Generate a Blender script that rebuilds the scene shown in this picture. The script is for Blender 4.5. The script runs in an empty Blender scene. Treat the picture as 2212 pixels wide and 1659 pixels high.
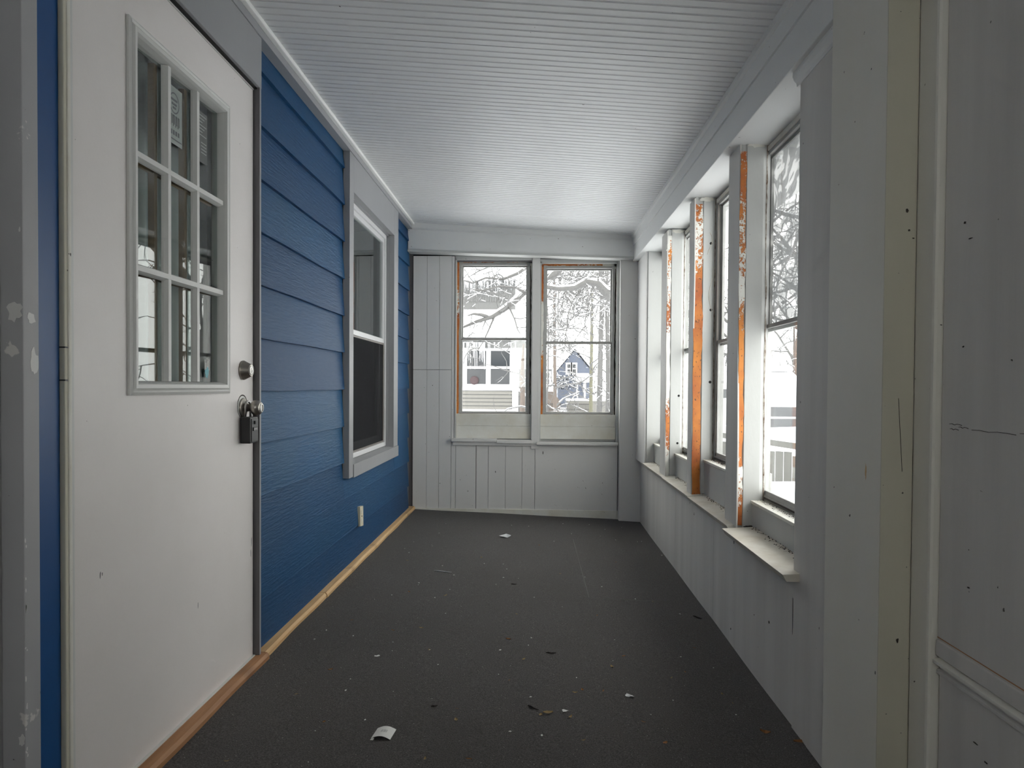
import bpy, bmesh, math, random
from mathutils import Vector, Matrix

# ------------------------------------------------------------------ camera, sky, exposure
SC = bpy.context.scene
COL = SC.collection
F, CXP, CYP, CAMH = 1450.0, 1106.0, 860.3, 1.005
YAW, PITCH, ROLL = math.radians(2.05), math.radians(-1.0), math.radians(-0.4)
fw = Vector((-math.sin(YAW)*math.cos(PITCH), math.cos(YAW)*math.cos(PITCH), math.sin(PITCH)))
rt = Vector((math.cos(YAW), math.sin(YAW), 0))
up = rt.cross(fw)
RT = rt*math.cos(ROLL) - up*math.sin(ROLL)
UP = rt*math.sin(ROLL) + up*math.cos(ROLL)
cam_d = bpy.data.cameras.new('camera')
cam = bpy.data.objects.new('camera', cam_d)
COL.objects.link(cam)
cam_d.sensor_fit = 'HORIZONTAL'; cam_d.sensor_width = 36.0
cam_d.lens = 36.0*F/2212.0
cam_d.shift_y = (CYP-829.5)/2212.0
cam_d.clip_start = 0.02; cam_d.clip_end = 500
cam.matrix_world = Matrix(((RT.x, UP.x, -fw.x, 0), (RT.y, UP.y, -fw.y, 0), (RT.z, UP.z, -fw.z, CAMH), (0, 0, 0, 1)))
SC.camera = cam

w = bpy.data.worlds.new('overcast_sky'); SC.world = w; w.use_nodes = True
bg = w.node_tree.nodes['Background']
bg.inputs[0].default_value = (1.0, 0.985, 0.96, 1)
bg.inputs[1].default_value = 6.5
SC.view_settings.view_transform = 'Standard'; SC.view_settings.look = 'None'
SC.view_settings.gamma = 1; SC.view_settings.use_curve_mapping = False
SC.view_settings.exposure = 0.0
SC.cycles.max_bounces = 14; SC.cycles.diffuse_bounces = 9; SC.cycles.transparent_max_bounces = 24
SC.cycles.sample_clamp_indirect = 6.0

R = random.Random(7)

def at(px, py, Y):
    """a point of the place at depth Y along the porch"""
    d = fw + RT*((px-CXP)/F) - UP*((py-CYP)/F)
    t = Y/d.y
    return Vector((d.x*t, Y, CAMH+d.z*t))

def zf(X, Y):                       # the old floor falls away from the house
    return -(X+1.02)*(0.02+0.005*(Y-1.9))
def zc(X, Y):                       # and so does the ceiling
    return 2.30-(X+1.02)*(0.078-0.006*(Y-2.0))
def on_floor(px, py):
    d = fw + RT*((px-CXP)/F) - UP*((py-CYP)/F)
    z = -0.03
    for _ in range(6):
        t = (z-CAMH)/d.z; z = zf(d.x*t, d.y*t)
    return Vector((d.x*t, d.y*t, z))

# ------------------------------------------------------------------ materials
def _mat(name):
    m = bpy.data.materials.new(name); m.use_nodes = True
    nt = m.node_tree
    return m, nt, nt.nodes['Principled BSDF']
def node(nt, t, **kw):
    n = nt.nodes.new(t)
    for k, v in kw.items():
        if k in n.inputs: n.inputs[k].default_value = v
        else: setattr(n, k, v)
    return n
def coords(nt, sc=(1, 1, 1)):
    tc = node(nt, 'ShaderNodeTexCoord'); mp = node(nt, 'ShaderNodeMapping')
    mp.inputs['Scale'].default_value = sc
    nt.links.new(tc.outputs['Object'], mp.inputs['Vector'])
    return mp.outputs['Vector']
def noise(nt, vec, scale, detail=4, rough=0.55):
    n = node(nt, 'ShaderNodeTexNoise'); n.inputs['Scale'].default_value = scale
    n.inputs['Detail'].default_value = detail; n.inputs['Roughness'].default_value = rough
    nt.links.new(vec, n.inputs['Vector']); return n.outputs['Fac']
def ramp(nt, fac, stops):
    r = node(nt, 'ShaderNodeValToRGB'); e = r.color_ramp.elements
    while len(e) < len(stops): e.new(0.5)
    for k, (p, c) in enumerate(stops):
        e[k].position = p
        e[k].color = (c, c, c, 1) if isinstance(c, (int, float)) else (*c, 1)
    nt.links.new(fac, r.inputs['Fac']); return r.outputs['Color']
def mix(nt, fac, a, b):
    m = node(nt, 'ShaderNodeMix', data_type='RGBA')
    for s, v in ((0, fac), (6, a), (7, b)):
        if isinstance(v, (int, float)): m.inputs[s].default_value = v
        elif isinstance(v, tuple): m.inputs[s].default_value = (*v, 1)
        else: nt.links.new(v, m.inputs[s])
    return m.outputs[2]
def bump(nt, b, h, strength, dist=0.002):
    n = node(nt, 'ShaderNodeBump'); n.inputs['Strength'].default_value = strength
    n.inputs['Distance'].default_value = dist
    nt.links.new(h, n.inputs['Height']); nt.links.new(n.outputs['Normal'], b.inputs['Normal'])

def paint(name, col, rough=0.5, stain=0.12, stretch=(1, 1, 1), sc=3.0, specks=0.0, relief=0.25, grain=60, warm=None, chips=None):
    """painted wood: slow uneven tone, small dark nicks, brush relief"""
    m, nt, b = _mat(name)
    v = coords(nt, stretch)
    dark = tuple(c*(1-2.2*stain) for c in col)
    if warm: dark = warm
    c = mix(nt, ramp(nt, noise(nt, v, sc, 6, 0.6), [(0.35, 0), (0.7, 1)]), col, dark)
    vo = coords(nt)
    if specks:
        n = noise(nt, vo, 55, 2, 0.5)
        f = ramp(nt, n, [(0.0, 0), (0.80-specks*0.08, 0), (0.815-specks*0.08, 1)])
        c = mix(nt, f, c, (0.10, 0.09, 0.08))
    if chips:
        n = noise(nt, vo, chips[0], 5, 0.6)
        f = ramp(nt, n, [(0.0, 0), (chips[1], 0), (chips[1]+0.012, 1)])
        c = mix(nt, f, c, chips[2])
    nt.links.new(c, b.inputs['Base Color'])
    b.inputs['Roughness'].default_value = rough
    b.inputs['Specular IOR Level'].default_value = 0.35
    bump(nt, b, noise(nt, v, grain, 5, 0.6), relief, 0.0015)
    return m

def plain(name, col, rough=0.5, metal=0.0, spec=0.5, tone=0.1):
    m, nt, b = _mat(name)
    v = coords(nt)
    c = mix(nt, noise(nt, v, 25, 4), col, tuple(x*(1-tone*2) for x in col))
    nt.links.new(c, b.inputs['Base Color'])
    b.inputs['Roughness'].default_value = rough; b.inputs['Metallic'].default_value = metal
    b.inputs['Specular IOR Level'].default_value = spec
    return m

def glass(name, tint=(0.97, 0.985, 0.98), gloss=1.0, haze=0.0, rough=0.0, hazecol=(0.8, 0.8, 0.8)):
    m, nt, b = _mat(name)
    nt.nodes.remove(b)
    out = [n for n in nt.nodes if n.type == 'OUTPUT_MATERIAL'][0]
    tr = node(nt, 'ShaderNodeBsdfTransparent'); tr.inputs[0].default_value = (*tint, 1)
    gl = node(nt, 'ShaderNodeBsdfGlossy'); gl.inputs['Roughness'].default_value = rough
    lw = node(nt, 'ShaderNodeLayerWeight'); lw.inputs['Blend'].default_value = 0.5     # Schlick, alike on both faces of a pane
    pw = node(nt, 'ShaderNodeMath', operation='POWER'); pw.inputs[1].default_value = 5.0
    nt.links.new(lw.outputs['Facing'], pw.inputs[0])
    mu = node(nt, 'ShaderNodeMath', operation='MULTIPLY_ADD'); mu.inputs[1].default_value = 0.92*gloss; mu.inputs[2].default_value = 0.04*gloss; mu.use_clamp = True
    nt.links.new(pw.outputs[0], mu.inputs[0])
    ms = node(nt, 'ShaderNodeMixShader')
    nt.links.new(mu.outputs[0], ms.inputs[0]); nt.links.new(tr.outputs[0], ms.inputs[1]); nt.links.new(gl.outputs[0], ms.inputs[2])
    last = ms.outputs[0]
    if haze:
        df = node(nt, 'ShaderNodeBsdfTranslucent'); df.inputs[0].default_value = (*hazecol, 1)
        d2 = node(nt, 'ShaderNodeBsdfDiffuse'); d2.inputs[0].default_value = (*hazecol, 1)
        md = node(nt, 'ShaderNodeMixShader'); nt.links.new(df.outputs[0], md.inputs[1]); nt.links.new(d2.outputs[0], md.inputs[2])
        m2 = node(nt, 'ShaderNodeMixShader')
        v = coords(nt, (1, 1, 1))
        f = ramp(nt, noise(nt, v, 4, 5), [(0.3, haze*0.5), (0.75, haze)])
        nt.links.new(f, m2.inputs[0]); nt.links.new(last, m2.inputs[1]); nt.links.new(md.outputs[0], m2.inputs[2])
        last = m2.outputs[0]
    nt.links.new(last, out.inputs['Surface'])
    return m

M = {}
M['wall'] = paint('grey_white_wall_paint', (0.69, 0.68, 0.665), 0.55, 0.03, (1, 1, 0.25), 2.2, 0.5, 0.2, 40)
M['wall_near'] = paint('grey_wall_paint_brushed', (0.655, 0.635, 0.605), 0.6, 0.075, (1, 2.6, 0.18), 2.6, 0.4, 0.25, 35)
M['cream'] = paint('aged_cream_paint', (0.60, 0.575, 0.47), 0.6, 0.05, (1, 1, 0.3), 2.0, 0.5, 0.25, 35)
M['casing'] = paint('off_white_casing_paint', (0.74, 0.725, 0.68), 0.6, 0.04, (1, 1, 0.25), 2.0, 0.45, 0.25, 35, warm=(0.69, 0.67, 0.60))
M['white'] = paint('old_white_paint', (0.51, 0.515, 0.50), 0.5, 0.05, (1, 1, 0.4), 3.0, 0.45, 0.35, 45)
M['dirty_white'] = paint('grimy_white_paint', (0.74, 0.735, 0.69), 0.6, 0.1, (1, 1, 1), 6.0, 0.9, 0.4, 45, warm=(0.64, 0.61, 0.52))
M['sill'] = paint('weathered_sill_paint', (0.70, 0.67, 0.60), 0.6, 0.1, (1, 1, 1), 9.0, 0.7, 0.4, 45, warm=(0.55, 0.50, 0.41))
M['beam'] = paint('grey_white_beam_paint', (0.70, 0.705, 0.70), 0.5, 0.03, (1, 0.4, 1), 2.0, 0.5, 0.2, 40)
M['ceiling'] = paint('white_beadboard_paint', (0.72, 0.725, 0.73), 0.5, 0.02, (1, 1, 1), 1.5, 0.1, 0.1, 60)
M['trim_white'] = paint('bright_white_trim_paint', (0.82, 0.82, 0.81), 0.45, 0.03, (1, 1, 1), 3, 0.0, 0.1)
M['grey'] = paint('mid_grey_trim_paint', (0.31, 0.315, 0.325), 0.5, 0.03, (1, 1, 0.3), 2.0, 0.1, 0.15, 40)
M['grey_dark'] = paint('dark_grey_jamb_paint', (0.16, 0.155, 0.16), 0.55, 0.03, (1, 1, 0.3), 2.0, 0.1, 0.15, 40)
M['grey_chip'] = paint('chipped_grey_paint', (0.40, 0.40, 0.41), 0.5, 0.05, (1, 1, 0.5), 3.0, 0.3, 0.15, 40, chips=(7.0, 0.665, (0.62, 0.61, 0.58)))
M['blue_edge'] = paint('blue_paint_strip', (0.012, 0.085, 0.26), 0.4, 0.06, (1, 1, 0.3), 2.0, 0, 0.15, 40, chips=(30.0, 0.73, (0.5, 0.5, 0.5)))
M['door'] = paint('scuffed_white_door_paint', (0.76, 0.725, 0.71), 0.42, 0.03, (1, 1, 1), 2.5, 0.15, 0.15, 90, warm=(0.715, 0.68, 0.66))
M['lite_frame'] = paint('white_plastic_frame', (0.64, 0.64, 0.62), 0.4, 0.03, (1, 1, 1), 3, 0, 0.05)
M['vinyl'] = paint('white_vinyl', (0.66, 0.66, 0.67), 0.35, 0.02, (1, 1, 1), 3, 0, 0.03)
M['alu'] = paint('dull_storm_window_frame', (0.40, 0.40, 0.385), 0.5, 0.08, (1, 1, 1), 12, 0.3, 0.2, 50)
M['alu_dark'] = paint('tarnished_window_track', (0.22, 0.20, 0.18), 0.5, 0.1, (1, 1, 1), 12, 0.3, 0.2, 50)
M['grime'] = plain('dark_grime', (0.05, 0.042, 0.035), 0.9)
M['grime_brown'] = paint('brown_grimy_edge', (0.46, 0.43, 0.38), 0.8, 0.1, (1, 1, 1), 45, 0.0, 0.3, 60, warm=(0.10, 0.05, 0.025))
M['black_gap'] = plain('shadow_gap_black', (0.012, 0.012, 0.012), 0.9)
M['rubber'] = plain('black_hole', (0.01, 0.01, 0.01), 0.9)

def blue_siding():
    m, nt, b = _mat('blue_lap_siding_paint')
    oi0 = node(nt, 'ShaderNodeObjectInfo'); sh_ = node(nt, 'ShaderNodeVectorMath', operation='MULTIPLY_ADD')
    sh_.inputs[1].default_value = (1, 1, 1)
    sc0 = node(nt, 'ShaderNodeVectorMath', operation='SCALE'); sc0.inputs[0].default_value = (7, 9, 5)
    nt.links.new(oi0.outputs['Random'], sc0.inputs['Scale'])
    nt.links.new(coords(nt, (1, 1, 1)), sh_.inputs[0]); nt.links.new(sc0.outputs[0], sh_.inputs[2])
    v = sh_.outputs[0]
    c = mix(nt, ramp(nt, noise(nt, v, 2.2, 4), [(0.35, 0), (0.7, 1)]), (0.005, 0.068, 0.172), (0.012, 0.078, 0.168))
    oi = node(nt, 'ShaderNodeObjectInfo')          # random tone per board so the lap steps show
    c = mix(nt, ramp(nt, oi.outputs['Random'], [(0.0, 0.0), (1.0, 1.0)]), c, (0.005, 0.048, 0.130))
    n = noise(nt, v, 40, 2)
    c = mix(nt, ramp(nt, n, [(0, 0), (0.80, 0), (0.82, 1)]), c, (0.35, 0.40, 0.45))
    nt.links.new(c, b.inputs['Base Color'])
    b.inputs['Roughness'].default_value = 0.5
    b.inputs['Specular IOR Level'].default_value = 0.24
    mg = node(nt, 'ShaderNodeMapping'); mg.inputs['Scale'].default_value = (8, 3.2, 34)
    nt.links.new(v, mg.inputs['Vector'])
    g = noise(nt, mg.outputs[0], 3.0, 6, 0.65)
    bump(nt, b, g, 0.75, 0.005)
    return m
M['blue'] = blue_siding()

def carpet():
    m, nt, b = _mat('charcoal_carpet')
    v = coords(nt)
    base = mix(nt, ramp(nt, noise(nt, v, 1.6, 4), [(0.3, 0), (0.7, 1)]), (0.088, 0.080, 0.076), (0.106, 0.098, 0.097))
    base = mix(nt, ramp(nt, noise(nt, v, 260, 2, 0.7), [(0.40, 0), (0.60, 1)]), base, (0.038, 0.035, 0.033))
    base = mix(nt, ramp(nt, noise(nt, v, 190, 1, 0.5), [(0.0, 0), (0.73, 0), (0.78, 1)]), base, (0.34, 0.33, 0.31))
    base = mix(nt, ramp(nt, noise(nt, v, 5, 5, 0.7), [(0.0, 0), (0.66, 0), (0.8, 0.5)]), base, (0.055, 0.038, 0.026))
    nt.links.new(base, b.inputs['Base Color']); b.inputs['Roughness'].default_value = 0.97
    b.inputs['Sheen Weight'].default_value = 0.12; b.inputs['Sheen Roughness'].default_value = 0.5
    b.inputs['Specular IOR Level'].default_value = 0.1
    bump(nt, b, noise(nt, v, 300, 3, 0.7), 0.9, 0.004)
    return m
M['carpet'] = carpet()
M['carpet_ridge'] = plain('worn_carpet_ridge', (0.15, 0.145, 0.14), 0.95)

def wood(name, a, bcol, axis_scale=(20, 1.6, 20)):
    m, nt, b = _mat(name)
    v = coords(nt, axis_scale)
    c = mix(nt, ramp(nt, noise(nt, v, 2.0, 6, 0.6), [(0.35, 0), (0.65, 1)]), a, bcol)
    c = mix(nt, ramp(nt, noise(nt, coords(nt), 3.2, 3), [(0.0, 0), (0.60, 0), (0.70, 0.75)]), c, tuple(x*0.45 for x in bcol))
    nt.links.new(c, b.inputs['Base Color']); b.inputs['Roughness'].default_value = 0.65
    bump(nt, b, noise(nt, v, 6, 4), 0.3, 0.002)
    return m
M['pine'] = wood('raw_pine_strip', (0.62, 0.42, 0.22), (0.52, 0.31, 0.13))
M['brown'] = wood('reddish_brown_threshold_wood', (0.40, 0.20, 0.09), (0.30, 0.14, 0.06))
M['door_edge'] = plain('stained_wood_edge', (0.42, 0.27, 0.15), 0.6)

def scraped(name, seed, lo):
    m, nt, b = _mat(name)
    tc = node(nt, 'ShaderNodeTexCoord'); mp = node(nt, 'ShaderNodeMapping')
    mp.inputs['Location'].default_value = (seed, seed*1.7, seed*0.3); mp.inputs['Scale'].default_value = (1, 1, 0.8)
    nt.links.new(tc.outputs['Object'], mp.inputs['Vector']); v = mp.outputs['Vector']
    o = mix(nt, ramp(nt, noise(nt, v, 7, 4), [(0.35, 0), (0.65, 1)]), (0.62, 0.22, 0.035), (0.36, 0.09, 0.02))
    o = mix(nt, ramp(nt, noise(nt, v, 90, 3), [(0, 0), (0.62, 0), (0.68, 1)]), o, (0.12, 0.05, 0.02))
    big = noise(nt, v, 2.6, 2, 0.5); fine = noise(nt, v, 70, 5, 0.75)
    ad = node(nt, 'ShaderNodeMath', operation='MULTIPLY_ADD'); ad.inputs[1].default_value = 0.55
    nt.links.new(fine, ad.inputs[0]); nt.links.new(big, ad.inputs[2])
    f = ramp(nt, ad.outputs[0], [(0, 0), (lo, 0), (lo+0.03, 1)])
    c = mix(nt, f, o, (0.74, 0.73, 0.68))
    nt.links.new(c, b.inputs['Base Color']); b.inputs['Roughness'].default_value = 0.6
    bump(nt, b, f, 0.8, 0.002)
    return m
M['scrape_1'] = scraped('scraped_orange_paint_a', 3.0, 0.84)
M['scrape_2'] = scraped('scraped_orange_paint_b', 9.0, 0.93)
M['scrape_3'] = scraped('scraped_orange_paint_c', 5.0, 0.68)
M['scrape_4'] = scraped('scraped_orange_paint_d', 1.0, 0.80)

M['glass'] = glass('window_glass')
M['glass_film'] = glass('window_glass_with_plastic_film', gloss=1.6, haze=0.22, rough=0.06, hazecol=(0.12, 0.122, 0.125))
M['glass_house'] = glass('house_window_glass', tint=(0.80, 0.86, 0.84), gloss=1.5)
M['glass_door'] = glass('door_light_glass', tint=(0.85, 0.88, 0.87), gloss=1.3)

def screen_mat():
    m, nt, b = _mat('dark_insect_screen')
    nt.nodes.remove(b); out = [n for n in nt.nodes if n.type == 'OUTPUT_MATERIAL'][0]
    tr = node(nt, 'ShaderNodeBsdfTransparent'); df = node(nt, 'ShaderNodeBsdfDiffuse'); df.inputs[0].default_value = (0.035, 0.036, 0.038, 1)
    ms = node(nt, 'ShaderNodeMixShader'); ms.inputs[0].default_value = 0.6
    nt.links.new(tr.outputs[0], ms.inputs[1]); nt.links.new(df.outputs[0], ms.inputs[2]); nt.links.new(ms.outputs[0], out.inputs['Surface'])
    return m
M['screen'] = screen_mat()
M['nickel'] = plain('brushed_nickel', (0.42, 0.39, 0.35), 0.32, 1.0, 0.5, 0.05)
M['chrome'] = plain('bright_steel', (0.50, 0.49, 0.47), 0.35, 1.0, 0.5, 0.02)
M['black'] = plain('black_plastic', (0.014, 0.014, 0.016), 0.45)
M['black_metal'] = plain('dark_grey_panel_metal', (0.035, 0.036, 0.04), 0.4)
M['digit'] = plain('white_digit_print', (0.75, 0.75, 0.75), 0.5)
M['paper'] = plain('white_card_paper', (0.72, 0.71, 0.68), 0.6, 0, 0.3, 0.04)
M['ink'] = plain('grey_print_ink', (0.22, 0.22, 0.23), 0.6)
M['sticker'] = plain('pale_green_sticker_film', (0.30, 0.335, 0.315), 0.4, 0, 0.5, 0.04)
M['sticker_ink'] = plain('faded_sticker_print', (0.14, 0.15, 0.16), 0.5)
M['sticker_blue'] = plain('blue_sticker_print', (0.10, 0.17, 0.30), 0.5)
M['sticker_cyan'] = plain('torn_cyan_sticker', (0.18, 0.50, 0.58), 0.5, 0, 0.5, 0.3)
M['curtain'] = plain('grey_room_curtain', (0.45, 0.47, 0.46), 0.9, 0, 0.2, 0.1)
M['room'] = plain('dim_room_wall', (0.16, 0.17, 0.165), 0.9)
M['cream_plastic'] = plain('aged_cream_plastic', (0.66, 0.60, 0.45), 0.45)
M['leaf'] = plain('dry_brown_leaf', (0.30, 0.13, 0.04), 0.7, 0, 0.3, 0.25)
M['leaf_pale'] = plain('dry_tan_leaf', (0.36, 0.25, 0.11), 0.7, 0, 0.3, 0.25)
M['twig_dark'] = plain('dark_twig_bark', (0.025, 0.02, 0.018), 0.9)
M['plastic_clear'] = plain('milky_plastic_scrap', (0.55, 0.56, 0.57), 0.25, 0, 0.6, 0.15)
# outdoors
def snow_mat():
    m, nt, b = _mat('fresh_snow')
    v = coords(nt)
    c = mix(nt, noise(nt, v, 1.2, 4), (0.90, 0.91, 0.93), (0.84, 0.86, 0.90))
    nt.links.new(c, b.inputs['Base Color']); b.inputs['Roughness'].default_value = 0.9
    bump(nt, b, noise(nt, v, 3, 6), 0.6, 0.08)
    return m
M['snow'] = snow_mat()
M['bark'] = plain('hazed_grey_bark', (0.13, 0.127, 0.125), 0.9, 0, 0.2, 0.2)  # barks and twigs lightened in colour to stand in for haze and glare
M['twigs'] = plain('hazed_twigs', (0.13, 0.128, 0.128), 0.9, 0, 0.2, 0.1)
M['bark_brown'] = plain('hazed_brown_bark', (0.15, 0.125, 0.11), 0.9, 0, 0.2, 0.2)
M['bark_yellow'] = plain('lichen_yellow_bark', (0.165, 0.16, 0.115), 0.9, 0, 0.2, 0.2)
M['needles'] = plain('snowy_conifer_needles', (0.04, 0.043, 0.042), 0.9, 0, 0.2, 0.3)
M['beige'] = plain('beige_house_siding', (0.155, 0.150, 0.138), 0.7, 0, 0.3, 0.04)
M['house_white'] = plain('white_house_trim', (0.80, 0.80, 0.80), 0.5)
M['house_grey'] = plain('grey_house_siding', (0.12, 0.12, 0.118), 0.7)
M['house_blue'] = plain('blue_house_siding', (0.082, 0.095, 0.130), 0.7)
M['house_glass'] = plain('dark_house_pane', (0.018, 0.022, 0.028), 0.15)
M['house_inside'] = plain('grey_curtain_pane', (0.035, 0.037, 0.041), 0.4)
M['fence'] = paint('weathered_fence_wood', (0.095, 0.094, 0.086), 0.85, 0.1, (6, 6, 0.5), 3, 0, 0.3)
M['fence_dark'] = plain('dark_metal_fence', (0.035, 0.033, 0.031), 0.7)
M['car_white'] = plain('white_car_paint', (0.78, 0.78, 0.78), 0.25)
M['car_grey'] = plain('grey_bumper_plastic', (0.06, 0.063, 0.07), 0.5)
M['amber'] = plain('amber_marker_lens', (0.16, 0.08, 0.035), 0.3)
M['tyre'] = plain('black_tyre_rubber', (0.03, 0.03, 0.03), 0.8)
M['ice'] = plain('pale_icicle', (0.75, 0.78, 0.82), 0.1)
M['wreath'] = plain('dull_red_ornament', (0.045, 0.025, 0.028), 0.7)

# ------------------------------------------------------------------ mesh builder
class MB:
    def __init__(s): s.v = []; s.f = []
    def add(s, vs, fs):
        o = len(s.v); s.v += [tuple(x) for x in vs]; s.f += [tuple(i+o for i in f) for f in fs]; return s
    def hexa(s, p):                 # 8 points: bottom loop then top loop
        return s.add(p, [(3, 2, 1, 0), (4, 5, 6, 7), (0, 1, 5, 4), (1, 2, 6, 5), (2, 3, 7, 6), (3, 0, 4, 7)])
    def box(s, x0, x1, y0, y1, z0, z1):
        return s.hexa([(x0, y0, z0), (x1, y0, z0), (x1, y1, z0), (x0, y1, z0), (x0, y0, z1), (x1, y0, z1), (x1, y1, z1), (x0, y1, z1)])
    def prism(s, loop_a, loop_b):   # two matching loops
        n = len(loop_a)
        fs = [tuple(range(n-1, -1, -1)), tuple(range(n, 2*n))]
        fs += [(i, (i+1) % n, n+(i+1) % n, n+i) for i in range(n)]
        return s.add(list(loop_a)+list(loop_b), fs)
    def tube(s, pts, rad, n=6, cap=True):
        pts = [Vector(p) for p in pts]; rings = []
        for i, p in enumerate(pts):
            d = (pts[min(i+1, len(pts)-1)]-pts[max(i-1, 0)])
            d = d.normalized() if d.length > 1e-9 else Vector((0, 0, 1))
            a = d.orthogonal().normalized() if i == 0 else (a - d*a.dot(d)).normalized()
            b = d.cross(a); r = rad[i] if isinstance(rad, (list, tuple)) else rad
            rings.append([p+(a*math.cos(t)+b*math.sin(t))*r for t in (2*math.pi*k/n for k in range(n))])
        vs = [q for r_ in rings for q in r_]
        fs = [(i*n+k, i*n+(k+1) % n, (i+1)*n+(k+1) % n, (i+1)*n+k) for i in range(len(pts)-1) for k in range(n)]
        if cap: fs += [tuple(range(n-1, -1, -1)), tuple(range((len(pts)-1)*n, len(pts)*n))]
        return s.add(vs, fs)
    def lathe(s, base, axis, prof, n=28):   # prof: (distance along axis, radius)
        base = Vector(base); ax = Vector(axis).normalized(); a = ax.orthogonal().normalized(); b = ax.cross(a)
        vs = [base+ax*t+(a*math.cos(2*math.pi*k/n)+b*math.sin(2*math.pi*k/n))*r for t, r in prof for k in range(n)]
        m = len(prof)
        fs = [(i*n+k, i*n+(k+1) % n, (i+1)*n+(k+1) % n, (i+1)*n+k) for i in range(m-1) for k in range(n)]
        fs += [tuple(range(n-1, -1, -1)), tuple(range((m-1)*n, m*n))]
        return s.add(vs, fs)
    def build(s, name, mat, parent=None, bevel=0.0, smooth=False, kind=None, label=None):
        off = Vector((0, 0, 0)); p = parent
        while p is not None: off += p.location; p = p.parent
        me = bpy.data.meshes.new(name)
        me.from_pydata([tuple(Vector(v)-off) for v in s.v], [], s.f)
        bm = bmesh.new(); bm.from_mesh(me)
        bmesh.ops.recalc_face_normals(bm, faces=bm.faces)
        if bevel:
            bmesh.ops.bevel(bm, geom=[e for e in bm.edges if len(e.link_faces) == 2 and e.calc_face_angle(0) > 0.6], offset=bevel, segments=2, affect='EDGES', profile=0.6)
        bm.to_mesh(me); bm.free()
        if smooth:
            for pl in me.polygons: pl.use_smooth = True
        me.materials.append(M[mat])
        o = bpy.data.objects.new(name, me); COL.objects.link(o)
        if parent is not None: o.parent = parent
        if kind: o['kind'] = kind
        if label: o['label'] = label
        return o

def box(*a): return MB().box(*a)
def tag(o, label=None, cat=None, group=None, kind=None):
    if label: o['label'] = label
    if cat: o['category'] = cat
    if group: o['group'] = group
    if kind: o['kind'] = kind
    return o
def empty(name, loc=(0, 0, 0)):
    o = bpy.data.objects.new(name, None); o.location = loc; o.empty_display_size = 0.1
    COL.objects.link(o); return o
def struct(name, label, cat, loc=(0, 0, 0)):
    return tag(empty(name, loc), label, cat, kind='structure')

YB, YF = -1.3, 5.45          # back and far end of the porch
XL, XR = -1.02, 0.80         # house wall, knee wall
def xr(Y): return 0.797+0.012*(Y-2.0)     # the knee wall splays a little

# ------------------------------------------------------------------ floor
mb = MB(); NX, NY = 24, 80
vs = []
x1g = [(-1.35+(2.35)*i/NX) for i in range(NX+1)]
for j in range(NY+1):
    y = YB-0.1+(YF+0.35-YB)*j/NY
    for x in x1g:
        vs.append((x, y, zf(x, y)+0.0015*math.sin(7*x+3*y)*math.sin(5*y)))
fs = [(j*(NX+1)+i, j*(NX+1)+i+1, (j+1)*(NX+1)+i+1, (j+1)*(NX+1)+i) for j in range(NY) for i in range(NX)]
n0 = len(vs)
vs += [(x1g[0], YB-0.1, -0.16), (x1g[-1], YB-0.1, -0.16), (x1g[-1], YF+0.25, -0.16), (x1g[0], YF+0.25, -0.16)]
fs.append((n0+3, n0+2, n0+1, n0))
mb.add(vs, fs)
floor = tag(mb.build('floor', 'carpet', smooth=True), 'charcoal grey carpet floor scattered with leaf bits and paint chips', 'floor', kind='structure')
def strip_on_floor(a, b, wd, h):
    a = Vector(a); b = Vector(b); n = 14; mbb = MB()
    d = (b-a).normalized(); s = Vector((-d.y, d.x, 0))*wd/2
    L = []; T = []
    ring = []
    for i in range(n+1):
        p = a.lerp(b, i/n)
        ring.append([(p.x-s.x, p.y-s.y, zf(p.x, p.y)-0.001), (p.x, p.y, zf(p.x, p.y)+h), (p.x+s.x, p.y+s.y, zf(p.x, p.y)-0.001)])
    vs = [q for r_ in ring for q in r_]
    fs = [(i*3+k, i*3+k+1, (i+1)*3+k+1, (i+1)*3+k) for i in range(n) for k in range(2)]
    return mbb.add(vs, fs)
p1, p2, p3 = on_floor(1238, 1165), on_floor(1272, 1292), on_floor(1445, 1300)
strip_on_floor(p1, p2, 0.007, 0.0025).build('carpet_seam', 'carpet_ridge', floor)
strip_on_floor(p2, p3, 0.007, 0.0025).build('carpet_seam', 'carpet_ridge', floor)

# ------------------------------------------------------------------ ceiling: grooved beadboard sheets
ceil = struct('ceiling', 'white ceiling of grooved beadboard sheets', 'ceiling')
seams = [YB-0.05, -0.005, 1.225, 2.445, 3.665, 4.885, YF+0.15]
for a, b in zip(seams[:-1], seams[1:]):
    prof = []; y = a+0.0015; pit = 0.0407
    n = int(round((b-a)/pit))
    prof.append((a+0.0018, 0.006)); prof.append((a+0.0030, 0.0))
    for k in range(1, n):
        yc = a+(b-a)*k/n
        prof += [(yc-0.0050, 0.0), (yc-0.0030, 0.0040), (yc-0.0008, 0.0008), (yc+0.0012, 0.0008), (yc+0.0034, 0.0040), (yc+0.0052, 0.0)]
    prof += [(b-0.0030, 0.0), (b-0.0018, 0.006)]
    xa, xb = -1.06, 0.92
    vs = []
    for (y, h) in prof: vs += [(xa, y, zc(xa, y)+h), (xb, y, zc(xb, y)+h)]
    fs = [(2*i, 2*i+1, 2*i+3, 2*i+2) for i in range(len(prof)-1)]
    m_ = MB().add(vs, fs)
    m_.build('beadboard_panel', 'ceiling', ceil)
m_ = MB(); m_.hexa([(-1.3, YB-0.3, 2.36), (1.02, YB-0.3, 2.20), (1.02, YF+0.3, 2.26), (-1.3, YF+0.3, 2.36), (-1.3, YB-0.3, 2.5), (1.02, YB-0.3, 2.34), (1.02, YF+0.3, 2.40), (-1.3, YF+0.3, 2.5)])
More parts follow.
